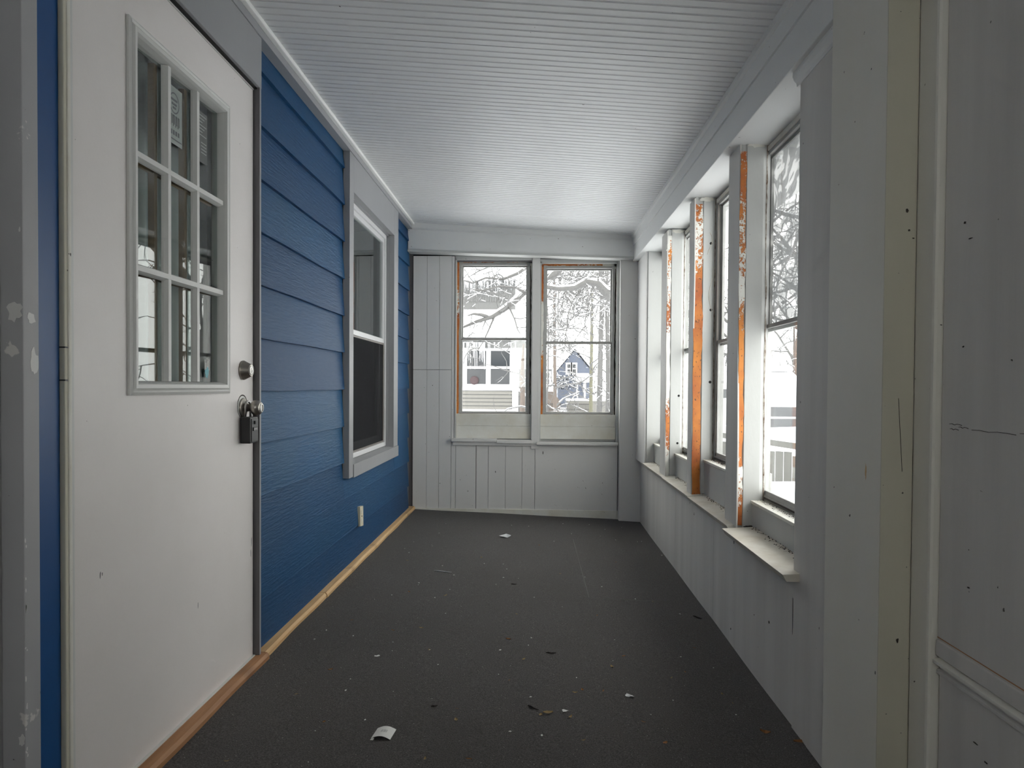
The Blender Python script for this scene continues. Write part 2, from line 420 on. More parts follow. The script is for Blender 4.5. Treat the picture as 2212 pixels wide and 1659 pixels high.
tag(m_.build('roof', 'grey'), 'unseen roof deck above the porch ceiling, added to block light leaks', 'roof', kind='structure')  # unseen roof box, added to stop light leaking past the ceiling
m_ = MB(); m_.hexa([(1.02, YB-0.4, 2.12), (1.42, YB-0.4, 2.06), (1.42, YF+0.5, 2.08), (1.02, YF+0.5, 2.14), (1.02, YB-0.4, 2.34), (1.42, YB-0.4, 2.22), (1.42, YF+0.5, 2.24), (1.02, YF+0.5, 2.40)])
tag(m_.build('eave', 'wall'), 'painted eave overhang outside the row of windows', 'roof', kind='structure')

# ------------------------------------------------------------------ left wall (the house)
wl = struct('wall_left', 'blue lap-sided house wall with grey trim', 'wall')
sh = MB()                                   # sheathing with openings for door and window
XS = -1.040
sh.box(-1.16, XS, YB-0.1, 1.412, -0.1, 2.36)
sh.box(-1.16, XS, 1.412, 2.388, 2.068, 2.36)
sh.box(-1.16, XS, 2.388, 3.640, -0.1, 2.36)
sh.box(-1.16, XS, 3.640, 4.680, -0.1, 0.565)
sh.box(-1.16, XS, 3.640, 4.680, 2.060, 2.36)
sh.box(-1.16, XS, 4.680, 5.60, -0.1, 2.36)
sh.build('sheathing', 'grey_dark', wl)
laps = [0.022, 0.199, 0.395, 0.591, 0.787, 0.983, 1.179, 1.375, 1.571, 1.767, 1.963, 2.159, 2.252]
def lap(segs, z0, z1, k):
    """one lap board: thick proud lower edge, thin top tucked under the next"""
    for a, b in segs:
        m_ = MB(); n = max(2, int((b-a)/0.12))
        rows = []
        for i in range(n+1):
            y = a+(b-a)*i/n
            w_ = 0.0012*math.sin(3.1*y+k*1.7)+0.0008*math.sin(9*y+k)
            rows.append([(XS-0.002, y, z0+w_), (XL+w_*0.6, y, z0+w_), (XL-0.001+w_*0.6, y, z0+0.004+w_), (XS+0.003, y, z1+0.012), (XS-0.002, y, z1+0.012)])
        vs = [q for r_ in rows for q in r_]
        fs = [(i*5+j, i*5+(j+1) % 5, (i+1)*5+(j+1) % 5, (i+1)*5+j) for i in range(n) for j in range(5)]
        fs += [(0, 1, 2, 3, 4), tuple(n*5+j for j in (4, 3, 2, 1, 0))]
        m_.add(vs, fs).build('siding_board', 'blue', wl)
for k in range(12):
    z0, z1 = laps[k], laps[k+1]
    if k < 2: lap([(2.404, 5.375)], z0, z1, k)
    else: lap([(2.406, 3.546), (4.822, 5.375)], z0, z1, k)
    if k == 2: lap([(3.546, 4.822)], z0, 0.553, k)
box(-1.040, -1.026, 1.306, 1.4105, 0.0, 2.25).build('blue_siding_strip', 'blue_edge', wl, 0.001)
# grey board at the near end with chips; its outer face and its edge
m_ = box(-1.05, -0.990, 1.262, 1.304, 0.0, 2.25)
m_.build('corner_board', 'grey_chip', wl, 0.002)
box(-1.040, -1.034, YB, 1.261, 0.0, 2.25).build('grey_wall_sheet', 'grey_chip', wl)
# peeled spots on the corner board
def blob(cx, cy, cz, w_, h_, seed, axis='y', thick=0.0006, n=16, mat='trim_white', par=None, name='peeled_paint_spot'):
    r_ = random.Random(seed); loop = []
    for i in range(n):
        t = 2*math.pi*i/n; q = 0.55+0.45*r_.random()
        loop.append((math.cos(t)*w_*q, math.sin(t)*h_*q))
    if axis == 'y': A = [(cx+u, cy, cz+v) for u, v in loop]; B = [(cx+u, cy-thick, cz+v) for u, v in loop]
    elif axis == 'x': A = [(cx, cy+u, cz+v) for u, v in loop]; B = [(cx+thick, cy+u, cz+v) for u, v in loop]
    else: A = [(cx+u, cy+v, cz) for u, v in loop]; B = [(cx+u, cy+v, cz+thick) for u, v in loop]
    return MB().prism(A, B).build(name, mat, par)
PP = 'lite_frame'
blob(-1.006, 1.2615, 1.143, 0.019, 0.024, 1, 'y', mat=PP, par=wl)
blob(-0.990, 1.284, 1.132, 0.012, 0.016, 4, 'x', mat=PP, par=wl)
blob(-0.990, 1.290, 1.047, 0.012, 0.033, 2, 'x', mat=PP, par=wl)
blob(-0.996, 1.2615, 0.31, 0.008, 0.014, 3, 'y', mat=PP, par=wl)
blob(-0.995, 1.2615, 1.30, 0.002, 0.006, 5, 'y', mat=PP, par=wl)
for k in range(16):
    z = R.uniform(0.25, 0.8)
    blob(-0.9905, 1.2650+R.uniform(-0.001, 0.004), z, 0.0022, R.uniform(0.002, 0.009), 20+k, 'x', mat=PP, par=wl, n=8)
# trims round the door
box(-1.040, -0.997, 1.262, 2.405, 2.070, 2.252).build('door_header_board', 'grey', wl, 0.002)
m_ = box(-1.034, -0.998, 2.392, 2.404, 0.0, 2.072); m_.build('door_side_casing', 'grey', wl, 0.001)
box(-1.034, -0.9985, 2.3905, 2.3925, 0.0, 2.072).build('casing_edge_shade', 'grey_dark', wl)  # thin darker sheet; the shade on this face is put into its colour
# frieze and bead under the ceiling
def along_left(x0, x1, dz0, dz1, y0=YB, y1=5.45, zfix=None):
    m_ = MB(); 
    za0 = zfix if zfix is not None else None
    c = [(x0, dz0), (x1, dz0), (x1, dz1), (x0, dz1)]
    A = [(x, y0, z) for x, z in c]; B = [(x, y1, z) for x, z in c]
    return m_.prism(A, B)
tag(along_left(-1.034, -0.993, 2.252, 2.303).build('trim_1', 'grey', None, 0.001), 'narrow grey frieze board along the top of blue siding', 'trim', kind='structure')
tag(along_left(-0.994, -0.974, 2.281, 2.302).build('trim_2', 'trim_white', None, 0.004), 'bright white bead between the frieze and beadboard ceiling', 'trim', kind='structure')
# pine strip at the floor
sp = struct('baseboard_left', 'raw wooden floor strip along the blue siding', 'baseboard')
for (a, b, mt, dx) in ((1.0, 2.418, 'brown', 0.010), (2.422, 3.128, 'pine', 0.0), (3.132, 5.44, 'pine', 0.003)):
    m_ = MB(); n = 16; ring = []
    for i in range(n+1):
        y = a+(b-a)*i/n; wob = 0.0018*math.sin(11*y)+dx
        ring.append([(-1.034, y, -0.01), (-0.984+wob, y, -0.01), (-0.984+wob, y, 0.012), (-0.992+wob, y, 0.022), (-1.034, y, 0.022)])
    vs = [q for r_ in ring for q in r_]
    fs = [(i*5+j, i*5+(j+1) % 5, (i+1)*5+(j+1) % 5, (i+1)*5+j) for i in range(n) for j in range(5)] + [(0, 1, 2, 3, 4), tuple(n*5+j for j in (4, 3, 2, 1, 0))]
    m_.add(vs, fs).build('wood_strip', mt, sp)

# rooms behind the wall: a closed dark box added to keep sky light out
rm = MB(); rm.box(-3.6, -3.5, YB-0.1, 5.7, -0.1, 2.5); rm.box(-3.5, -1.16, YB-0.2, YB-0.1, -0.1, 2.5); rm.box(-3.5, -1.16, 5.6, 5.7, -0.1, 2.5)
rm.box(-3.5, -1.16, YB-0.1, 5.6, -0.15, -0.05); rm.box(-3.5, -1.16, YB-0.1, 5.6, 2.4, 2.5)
tag(rm.build('wall_inner', 'room'), 'dark box for the rooms behind the door and window, added to keep sky light out', 'wall', kind='structure')

# ------------------------------------------------------------------ door_1
d1 = struct('door_1', 'white door with nine lights and scuffed lower panel', 'door', (XL, 1.92, 0.022))
D0, D1, G0, G1, GZ0, GZ1 = 1.447, 2.384, 1.662, 2.166, 1.000, 1.892
def zrange(mb_, x0, x1, y0, y1, z0, z1): return mb_.box(x0, x1, y0, y1, z0, z1)
slab = MB()
slab.box(-1.064, XL, D0, G0, 0.026, 2.058); slab.box(-1.064, XL, G1, D1, 0.026, 2.058)
slab.box(-1.064, XL, G0, G1, 0.026, GZ0); slab.box(-1.064, XL, G0, G1, GZ1, 2.058)
slab.build('door_panel', 'door', d1)
def frame_profile(y0, y1, z0, z1, prof):
    """mitred frame: prof = list of (inset, x)"""
    m_ = MB(); loops = []
    for ins, x in prof:
        loops.append([(x, y0+ins, z0+ins), (x, y1-ins, z0+ins), (x, y1-ins, z1-ins), (x, y0+ins, z1-ins)])
    vs = [q for l in loops for q in l]; n = len(prof)
    fs = [(i*4+k, i*4+(k+1) % 4, (i+1)*4+(k+1) % 4, (i+1)*4+k) for i in range(n-1) for k in range(4)]
    return m_.add(vs, fs)
frame_profile(1.640, 2.188, 0.976, 1.919, [(0, XL), (0.0, XL+0.007), (0.007, XL+0.011), (0.012, XL+0.008), (0.018, XL+0.013), (0.028, XL+0.012), (0.032, XL+0.004), (0.036, XL-0.012), (0.037, XL-0.03)]).build('light_frame', 'lite_frame', d1)
gy0, gy1, gz0, gz1 = 1.677, 2.151, 1.013, 1.882
def bar_v(yc): 
    return MB().prism([(XL-0.016, yc-0.013, gz0), (XL-0.010, yc-0.012, gz0), (XL+0.001, yc-0.007, gz0), (XL+0.001, yc+0.007, gz0), (XL-0.010, yc+0.012, gz0), (XL-0.016, yc+0.013, gz0)],
                      [(XL-0.016, yc-0.013, gz1), (XL-0.010, yc-0.012, gz1), (XL+0.001, yc-0.007, gz1), (XL+0.001, yc+0.007, gz1), (XL-0.010, yc+0.012, gz1), (XL-0.016, yc+0.013, gz1)])
def bar_h(zc_):
    return MB().prism([(XL-0.016, gy0, zc_-0.013), (XL-0.010, gy0, zc_-0.012), (XL+0.0015, gy0, zc_-0.007), (XL+0.0015, gy0, zc_+0.007), (XL-0.010, gy0, zc_+0.012), (XL-0.016, gy0, zc_+0.013)],
                      [(XL-0.016, gy1, zc_-0.013), (XL-0.010, gy1, zc_-0.012), (XL+0.0015, gy1, zc_-0.007), (XL+0.0015, gy1, zc_+0.007), (XL-0.010, gy1, zc_+0.012), (XL-0.016, gy1, zc_+0.013)])
for k in (1, 2):
    bar_v(gy0+(gy1-gy0)*k/3).build('glazing_bar', 'lite_frame', d1)
    bar_h(gz0+(gz1-gz0)*k/3).build('glazing_bar', 'lite_frame', d1)
for i in range(3):
    for j in range(3):
        y0 = gy0+(gy1-gy0)*i/3; y1 = gy0+(gy1-gy0)*(i+1)/3; z0 = gz0+(gz1-gz0)*j/3; z1 = gz0+(gz1-gz0)*(j+1)/3
        dd = 0.0062                # panes turned askew so that they reflect the bright right windows
        MB().hexa([(XL-0.0265-dd, y0+0.001, z0), (XL-0.0235-dd, y0+0.001, z0), (XL-0.0235+dd, y1-0.001, z0), (XL-0.0265+dd, y1-0.001, z0), (XL-0.0265-dd, y0+0.001, z1), (XL-0.0235-dd, y0+0.001, z1), (XL-0.0235+dd, y1-0.001, z1), (XL-0.0265+dd, y1-0.001, z1)]).build('pane', 'glass_door', d1)
# inner grille seen through the panes, brown-edged, and curtain
for k in (1, 2):
    yc = gy0+(gy1-gy0)*k/3; box(-1.068, -1.050, yc-0.022, yc-0.008, gz0, gz1).build('inner_glazing_bar', 'door_edge', d1)
    zz = gz0+(gz1-gz0)*k/3; box(-1.065, -1.053, gy0, gy1, zz-0.010, zz+0.010).build('inner_glazing_bar', 'door_edge', d1)
m_ = MB(); n = 60; vs = []
for i in range(n+1):
    y = 1.60+0.62*i/n; x = -1.105+0.006*math.sin(i*1.1)
    vs += [(x, y, 0.9), (x, y, 2.0)]
m_.add(vs, [(2*i, 2*i+2, 2*i+3, 2*i+1) for i in range(n)])
tag(m_.build('curtain', 'curtain', smooth=True), 'grey curtain hanging behind the nine-light door glass', 'curtain')
# weatherstrip lines, jamb
jm = MB(); jm.box(-1.06, -1.0155, 1.412, 1.4220, 0.0, 2.07)
jm.build('jamb', 'cream', d1, 0.003)
box(-1.06, -1.0135, 1.4225, 1.4325, 0.0, 2.07).build('jamb', 'dirty_white', d1, 0.003)
box(-1.06, -1.0170, 1.4330, 1.4450, 0.0, 2.07).build('weather_strip', 'lite_frame', d1, 0.003)
box(-1.06, -1.0185, D0, 2.390, 2.0600, 2.0685).build('weather_strip', 'lite_frame', d1, 0.001)
box(-1.06, -1.0085, D0-0.03, 2.3915, 2.0640, 2.0705).build('head_gap', 'black_gap', d1)
for z in (1.083, 1.012): box(-1.03, -1.0135, 1.4105, 1.4200, z-0.0015, z+0.0015).build('nail', 'black', d1)
box(-1.064, -1.012, D0-0.002, D1+0.002, 0.016, 0.0255).build('door_sweep', 'lite_frame', d1)
# scuffs
for (y, z, w_, h_, sd) in ((1.534, 0.555, .0025, .010, 1), (1.541, 0.556, .0015, .006, 2), (2.372, 0.44, .0025, .020, 3), (2.366, 0.40, .0015, .014, 5), (1.99, 0.335, .0015, .012, 6)):
    blob(XL, y, z, w_, h_, sd, 'x', 0.0004, 10, 'ink', d1, 'scuff_mark')
# deadbolt and knob
dbz, dby = 1.055, 2.300
db = MB().lathe((XL, dby, dbz), (1, 0, 0), [(0, 0.033), (0.004, 0.034), (0.006, 0.0335), (0.029, 0.0215), (0.031, 0.020), (0.0315, 0.0001)], 36).build('deadbolt', 'nickel', d1, smooth=False)
MB().lathe((XL+0.0305, dby, dbz), (1, 0, 0), [(0, 0.0165), (0.0022, 0.0165), (0.0026, 0.0145), (0.0016, 0.0140), (0.0022, 0.0090), (0.0032, 0.0080), (0.0034, 0.0001)], 30).build('key_cylinder', 'chrome', db)
box(XL+0.0335, XL+0.0345, dby-0.0008, dby+0.0008, dbz-0.006, dbz+0.002).build('keyhole', 'black', db)
kz, ky = 0.925, 2.300
kb = MB().lathe((XL, ky, kz), (1, 0, 0), [(0, 0.034), (0.003, 0.034), (0.006, 0.030), (0.008, 0.016), (0.020, 0.013), (0.030, 0.0135), (0.034, 0.020), (0.040, 0.0255), (0.049, 0.0275), (0.058, 0.0255), (0.064, 0.020), (0.066, 0.017), (0.0662, 0.0001)], 40).build('door_knob', 'nickel', d1, smooth=True)
MB().lathe((XL+0.0655, ky, kz), (1, 0, 0), [(0, 0.0150), (0.003, 0.0150), (0.0032, 0.0115), (0.001, 0.0110), (0.001, 0.0001)], 30).build('key_cylinder', 'chrome', kb)
MB().lathe((XL, ky-0.002, kz+0.005), (1, 0, 0), [(0, 0.0405), (0.0006, 0.0405), (0.0007, 0.0001)], 30).build('worn_hole_edge', 'grime', d1)
MB().lathe((XL, ky-0.004, kz+0.004), (1, 0, 0), [(0.0005, 0.0375), (0.0014, 0.0370), (0.0015, 0.0001)], 30).build('backplate', 'lite_frame', d1)
# stickers on the glass
XG = XL-0.0182
def paper_on_glass(y0, y1, z0, z1, mat): return box(XG, XG+0.0006, y0, y1, z0, z1).build('glass_sticker', mat, d1)
st = paper_on_glass(1.852, 1.935, 1.690, 1.852, 'sticker')
m_ = MB(); n = 28
for i in range(n):
    t0, t1 = 2*math.pi*i/n, 2*math.pi*(i+1)/n
    f_ = lambda t, r: (XG+0.0012, 1.893+0.026*r*math.cos(t), 1.806+0.030*r*math.sin(t))
    m_.add([f_(t0, 1), f_(t1, 1), f_(t1, 0.86), f_(t0, 0.86)], [(0, 1, 2, 3)])
for (a, b, c, d) in ((1.876, 1.909, 1.812, 1.818), (1.880, 1.905, 1.800, 1.806), (1.886, 1.902, 1.790, 1.796)):
    m_.box(XG+0.0005, XG+0.0013, a, b, c, d)
m_.build('printed_oval', 'sticker_ink', st)
m_ = MB()
for k in range(4):                       # the big, partly legible characters
    y = 1.874+0.0125*k
    m_.box(XG+0.0005, XG+0.0012, y, y+0.003, 1.740, 1.772); m_.box(XG+0.0005, XG+0.0012, y, y+0.008, 1.769, 1.772); m_.box(XG+0.0005, XG+0.0012, y+0.006, y+0.0085, 1.746, 1.772)
    m_.box(XG+0.0005, XG+0.0012, y, y+0.004, 1.716, 1.729); m_.box(XG+0.0005, XG+0.0012, y+0.005, y+0.0075, 1.716, 1.729)
m_.box(XG+0.0005, XG+0.0012, 1.872, 1.932, 1.702, 1.705)
m_.build('printed_lettering', 'sticker_ink', st)
st2 = paper_on_glass(2.012, 2.085, 1.690, 1.845, 'room')
m_ = MB()
for k in range(7):
    z = 1.832-0.010*k; m_.box(XG+0.0005, XG+0.0012, 2.018, 2.078-0.012*(k % 3), z, z+0.0025)
for k in range(4):
    z = 1.750-0.010*k; m_.box(XG+0.0005, XG+0.0012, 2.045, 2.078, z, z+0.0025)
m_.build('printed_lines', 'curtain', st2)
blob(XG+0.0006, 2.026, 1.742, 0.013, 0.017, 12, 'x', 0.0005, 12, 'sticker_blue', st2, 'printed_emblem')
s3 = blob(XG, 2.082, 1.042, 0.016, 0.021, 14, 'x', 0.0008, 14, 'sticker_cyan', d1, 'torn_sticker')
m_ = MB()
for k, (yy, hh) in enumerate(((2.068, 0.028), (2.074, 0.018), (2.081, 0.033), (2.088, 0.024), (2.094, 0.030))):
    m_.box(XG, XG+0.0007, yy, yy+0.0035, 1.05, 1.055+hh)
m_.build('scraped_paper', 'lite_frame', s3)

# lock box hanging from the knob
lb = tag(empty('lock_box', (XL+0.020, 2.302, 0.80)), 'black key lock box hanging from the round door knob', 'lock box')
x0, x1_, y0, y1 = XL+0.004, XL+0.040, 2.270, 2.334
box(x0, x1_, y0, y1, 0.802, 0.893).build('body', 'black', lb, 0.004)
fp = box(x1_-0.001, x1_+0.003, y0+0.006, y1-0.006, 0.808, 0.887).build('front_plate', 'black_metal', lb, 0.001)
box(x1_+0.0025, x1_+0.0075, 2.294, 2.306, 0.868, 0.880).build('release_catch', 'black', lb, 0.001)
dw = box(x1_+0.0025, x1_+0.006, 2.284, 2.316, 0.845, 0.858).build('dial_window', 'black', lb, 0.0008)
for k, ch in enumerate('098'):
    cu = bpy.data.curves.new('dial_digit', 'FONT'); cu.body = ch; cu.size = 0.013; cu.extrude = 0.0003; cu.align_x = 'CENTER'
    cu.materials.append(M['digit'])
    tmp = bpy.data.objects.new('tmp', cu); me = bpy.data.meshes.new_from_object(tmp); bpy.data.objects.remove(tmp)
    if not me.materials: me.materials.append(M['digit'])
    o = bpy.data.objects.new('dial_digit', me); COL.objects.link(o); o.parent = dw
    off = lb.location
    o.location = Vector((x1_+0.0064, 2.290+0.0095*k, 0.8468))-off
    o.rotation_euler = (math.pi/2, 0, math.pi/2)
sk = MB(); n = 16; pts = [(XL+0.018, 2.280, 0.885)]
pts += [(XL+0.018, 2.301-0.021*math.cos(math.pi*i/n), 0.925+0.022*math.sin(math.pi*i/n)) for i in range(n+1)]
pts += [(XL+0.018, 2.322, 0.885)]
sk.tube(pts, 0.0040, 10); sk.build('shackle', 'chrome', lb, smooth=True)

# ------------------------------------------------------------------ window in the house wall
w7 = struct('window_7', 'white vinyl double-hung window in the blue wall with dark screen below', 'window', (-1.03, 4.16, 0.5))
WY0, WY1, WZ0, WZ1 = 3.636, 4.680, 0.578, 2.056
def trimb(y0, y1, z0, z1, x1=-0.998, name='casing_board', mat='grey'): return box(-1.034, x1, y0, y1, z0, z1).build(name, mat, w7, 0.0015)
trimb(3.556, WY0, 0.505, 2.252); trimb(WY1, 4.815, 0.575, 2.252); trimb(WY0, WY1, WZ1, 2.252)
m_ = MB().hexa([(-1.034, WY0, 0.500), (-0.993, WY0, 0.500), (-0.993, 4.822, 0.500), (-1.034, 4.822, 0.500), (-1.12, WY0, 0.590), (-0.993, WY0, 0.572), (-0.993, 4.822, 0.572), (-1.12, 4.822, 0.590)])
m_.build('window_sill', 'grey', w7, 0.001)
rv = MB(); rv.box(-1.12, -1.034, WY1-0.004, WY1, WZ0, WZ1); rv.box(-1.12, -1.034, WY0, WY0+0.004, WZ0, WZ1); rv.box(-1.12, -1.034, WY0, WY1, WZ1-0.004, WZ1)
rv.build('reveal', 'grey', w7)
def ring(x0, x1, y0, y1, z0, z1, t, tb=None):
    tb = tb or t; m_ = MB()
    m_.box(x0, x1, y0, y0+t, z0, z1); m_.box(x0, x1, y1-t, y1, z0, z1); m_.box(x0, x1, y0+t, y1-t, z0, z0+tb); m_.box(x0, x1, y0+t, y1-t, z1-t, z1); return m_
ring(-1.095, -1.052, WY0+0.004, WY1-0.006, 0.585, WZ1-0.004, 0.028).build('window_frame', 'vinyl', w7, 0.003)
us = ring(-1.085, -1.062, WY0+0.033, WY1-0.034, 1.300, WZ1-0.033, 0.030).build('upper_sash', 'vinyl', w7, 0.003)
box(-1.076, -1.072, WY0+0.062, WY1-0.063, 1.328, WZ1-0.062).build('pane', 'glass_house', us)
ls = ring(-1.110, -1.088, WY0+0.033, WY1-0.034, 0.612, 1.340, 0.034, 0.05).build('lower_sash', 'vinyl', w7, 0.003)
box(-1.101, -1.097, WY0+0.066, WY1-0.067, 0.66, 1.308).build('pane', 'glass_house', ls)
sc_ = ring(-1.070, -1.062, WY0+0.033, WY1-0.034, 0.614, 1.298, 0.010).build('screen_frame', 'alu_dark', w7)
box(-1.067, -1.0665, WY0+0.042, WY1-0.043, 0.622, 1.29).build('insect_screen', 'screen', sc_)
# the outlet cover low on the siding
oc = tag(empty('outlet_cover', (-1.012, 3.87, 0.185)), 'cream plastic outlet cover tilted low on the blue siding', 'outlet')
m_ = MB().hexa([(-1.020, 3.832, 0.190), (-1.009, 3.832, 0.190), (-1.009, 3.902, 0.182), (-1.020, 3.902, 0.182), (-1.031, 3.838, 0.303), (-1.012, 3.838, 0.303), (-1.012, 3.908, 0.297), (-1.031, 3.908, 0.297)])
m_.build('cover_plate', 'cream_plastic', oc, 0.001)
for z in (0.218, 0.268): box(-1.012, -1.0085, 3.852, 3.884, z-0.010, z+0.012).build('socket_face', 'sill', oc, 0.001)
MB().lathe((-1.011, 3.869, 0.2435), (1, 0, 0), [(0, 0.004), (0.003, 0.0035), (0.0032, 0.0001)], 10).build('screw', 'grime', oc)

# ------------------------------------------------------------------ far wall
wf = struct('wall_far', 'painted plank end wall of the porch', 'wall')
FY = YF
def ffar(X): return FY+0.0
sh = MB(); sh.box(-1.15, -0.665, FY+0.02, FY+0.14, -0.2, 2.36); sh.box(0.658, 1.02, FY+0.02, FY+0.14, -0.2, 2.36)
sh.box(-0.665, 0.658, FY+0.02, FY+0.14, -0.2, 0.56); sh.box(-0.665, 0.658, FY+0.02, FY+0.14, 2.02, 2.36); sh.box(-0.030, 0.022, FY+0.02, FY+0.14, 0.5, 2.1)
sh.build('framing', 'grey_dark', wf)
def plank(x0, x1, z0, z1, y=0.0, mat='wall', nm='wall_plank', tilt=0.0, g=0.001):
    m_ = MB().hexa([(x0+g, FY-0.0+y, z0), (x1-g, FY+y+tilt, z0), (x1-g, FY+0.02+y, z0), (x0+g, FY+0.02+y, z0), (x0+g, FY+y, z1), (x1-g, FY+y+tilt, z1), (x1-g, FY+0.02+y, z1), (x0+g, FY+0.02+y, z1)])
    return m_.build(nm, mat, wf, 0.0012)
cuts = [-1.006, -0.892, -0.791, -0.690]
for a, b in zip(cuts[:-1], cuts[1:]):
    plank(a, b, 1.140, 2.062, 0.0); plank(a, b, 0.0-0.03, 1.137, 0.0015)
for a, b, y in ((-0.690, -0.652, 0), (-0.652, -0.487, -0.003), (-0.484, -0.385, 0.004), (-0.385, -0.245, 0.001), (-0.245, -0.110, 0.002), (-0.110, -0.005, 0.0), ):
    plank(a, b, -0.05 if a < -0.6 or a > -0.5 else 0.005, 0.556, y)
plank(-0.690, -0.668, 0.556, 2.06, 0.0)
plank(-0.005, 0.662, -0.06, 0.545, -0.004, nm='wall_sheet')
box(-1.0, 0.70, FY-0.012, FY+0.002, -0.08, 0.006).build('base_strip', 'dirty_white', wf)
box(-1.006, -0.668, FY-0.001, FY+0.01, 2.0625, 2.071).build('head_gap', 'black_gap', wf)
blob(-0.385+0.06, FY-0.001, 0.31, 0.004, 0.010, 91, 'y', 0.001, 8, 'grime', wf, 'dark_nick')
blob(0.06, FY-0.0045, 0.47, 0.004, 0.016, 92, 'y', 0.001, 8, 'grime', wf, 'dark_nick')
blob(-0.78, FY-0.0, 0.21, 0.004, 0.005, 93, 'y', 0.001, 8, 'grime', wf, 'dark_nick')
blob(-0.55, FY-0.004, 0.15, 0.004, 0.006, 94, 'y', 0.001, 8, 'grime', wf, 'dark_nick')
blob(0.585, FY-0.0, 0.66, 0.006, 0.014, 95, 'y', -0.02, 8, 'grime', wf, 'dark_nick') if False else None
# corner pilaster at the right
m_ = MB().hexa([(0.668, FY-0.075, -0.1), (0.860, FY-0.075, -0.1), (0.860, FY+0.02, -0.1), (0.668, FY+0.02, -0.1), (0.664, FY-0.060, 2.06), (0.842, FY-0.060, 2.06), (0.842, FY+0.02, 2.06), (0.664, FY+0.02, 2.06)])
tag(m_.build('trim_3', 'wall', None, 0.003), 'wide painted corner board right of the end windows', 'trim', kind='structure')
# beam over the far windows
m_ = MB().hexa([(-1.03, FY-0.115, 2.080), (0.80, FY-0.115, 2.022), (0.80, FY+0.02, 2.022), (-1.03, FY+0.02, 2.080), (-1.03, FY-0.115, 2.34), (0.80, FY-0.115, 2.26), (0.80, FY+0.02, 2.26), (-1.03, FY+0.02, 2.34)])
tag(m_.build('trim_4', 'beam', None, 0.004), 'grey white beam across the top of the end wall', 'trim', kind='structure')
m_ = MB().hexa([(-1.025, FY-0.135, 2.262), (0.79, FY-0.135, 2.170), (0.79, FY-0.114, 2.158), (-1.025, FY-0.114, 2.250), (-1.025, FY-0.145, 2.32), (0.79, FY-0.145, 2.22), (0.79, FY-0.114, 2.22), (-1.025, FY-0.114, 2.32)])
tag(m_.build('trim_5', 'beam', None, 0.003), 'thin cove strip between end beam and ceiling', 'trim', kind='structure')
m_ = MB().hexa([(-1.03, FY-0.128, 2.073), (0.80, FY-0.128, 2.014), (0.80, FY-0.02, 2.014), (-1.03, FY-0.02, 2.073), (-1.03, FY-0.128, 2.092), (0.80, FY-0.128, 2.033), (0.80, FY-0.02, 2.033), (-1.03, FY-0.02, 2.092)])
tag(m_.build('trim_6', 'white', None, 0.004), 'white bead along the lower edge of the end beam', 'trim', kind='structure')
# centre mullion
tag(box(-0.036, 0.026, FY-0.010, FY+0.10, 0.50, 2.045).build('trim_7', 'wall', None, 0.002), 'painted mullion between the two end windows', 'trim', kind='structure')
tag(box(0.652, 0.672, FY-0.015, FY+0.10, 0.54, 2.03).build('trim_11', 'white', None, 0.002), 'white edge board right of the end windows', 'trim', kind='structure')

def wavy_strip_y(x0, x1, y, z0, z1, seed, amp=0.004, thick=0.0012):
    """thin irregular strip facing the camera end (-Y)"""
    r_ = random.Random(seed); n = 60; A = []; B = []
    l = 0; rr = 0
    L = []; Rr = []
    for i in range(n+1):
        z = z0+(z1-z0)*i/n
        l = l*0.85+r_.uniform(-1, 1)*amp*0.3; rr = rr*0.6+r_.uniform(-1, 1)*amp*0.6
        L.append((x0+l, z)); Rr.append((x1+rr, z))
    loops = []
    vs = []
    for (a, z), (b, _) in zip(L, Rr): vs += [(a, y, z), (b, y, z), (b, y-thick, z), (a, y-thick, z)]
    fs = [(i*4+k, i*4+(k+1) % 4, (i+1)*4+(k+1) % 4, (i+1)*4+k) for i in range(n) for k in range(4)] + [(0, 1, 2, 3), (n*4+3, n*4+2, n*4+1, n*4)]
    return MB().add(vs, fs)
def wavy_strip_h(x0, x1, y, z0, z1, seed, amp=0.003, thick=0.0012):
    r_ = random.Random(seed); n = 40; vs = []
    for i in range(n+1):
        x = x0+(x1-x0)*i/n; a = r_.uniform(-1, 1)*amp; b = r_.uniform(-1, 1)*amp
        vs += [(x, y, z0+a), (x, y-thick, z0+a), (x, y-thick, z1+b), (x, y, z1+b)]
    fs = [(i*4+k, i*4+(k+1) % 4, (i+1)*4+(k+1) % 4, (i+1)*4+k) for i in range(n) for k in range(4)] + [(0, 1, 2, 3), (n*4+3, n*4+2, n*4+1, n*4)]
    return MB().add(vs, fs)

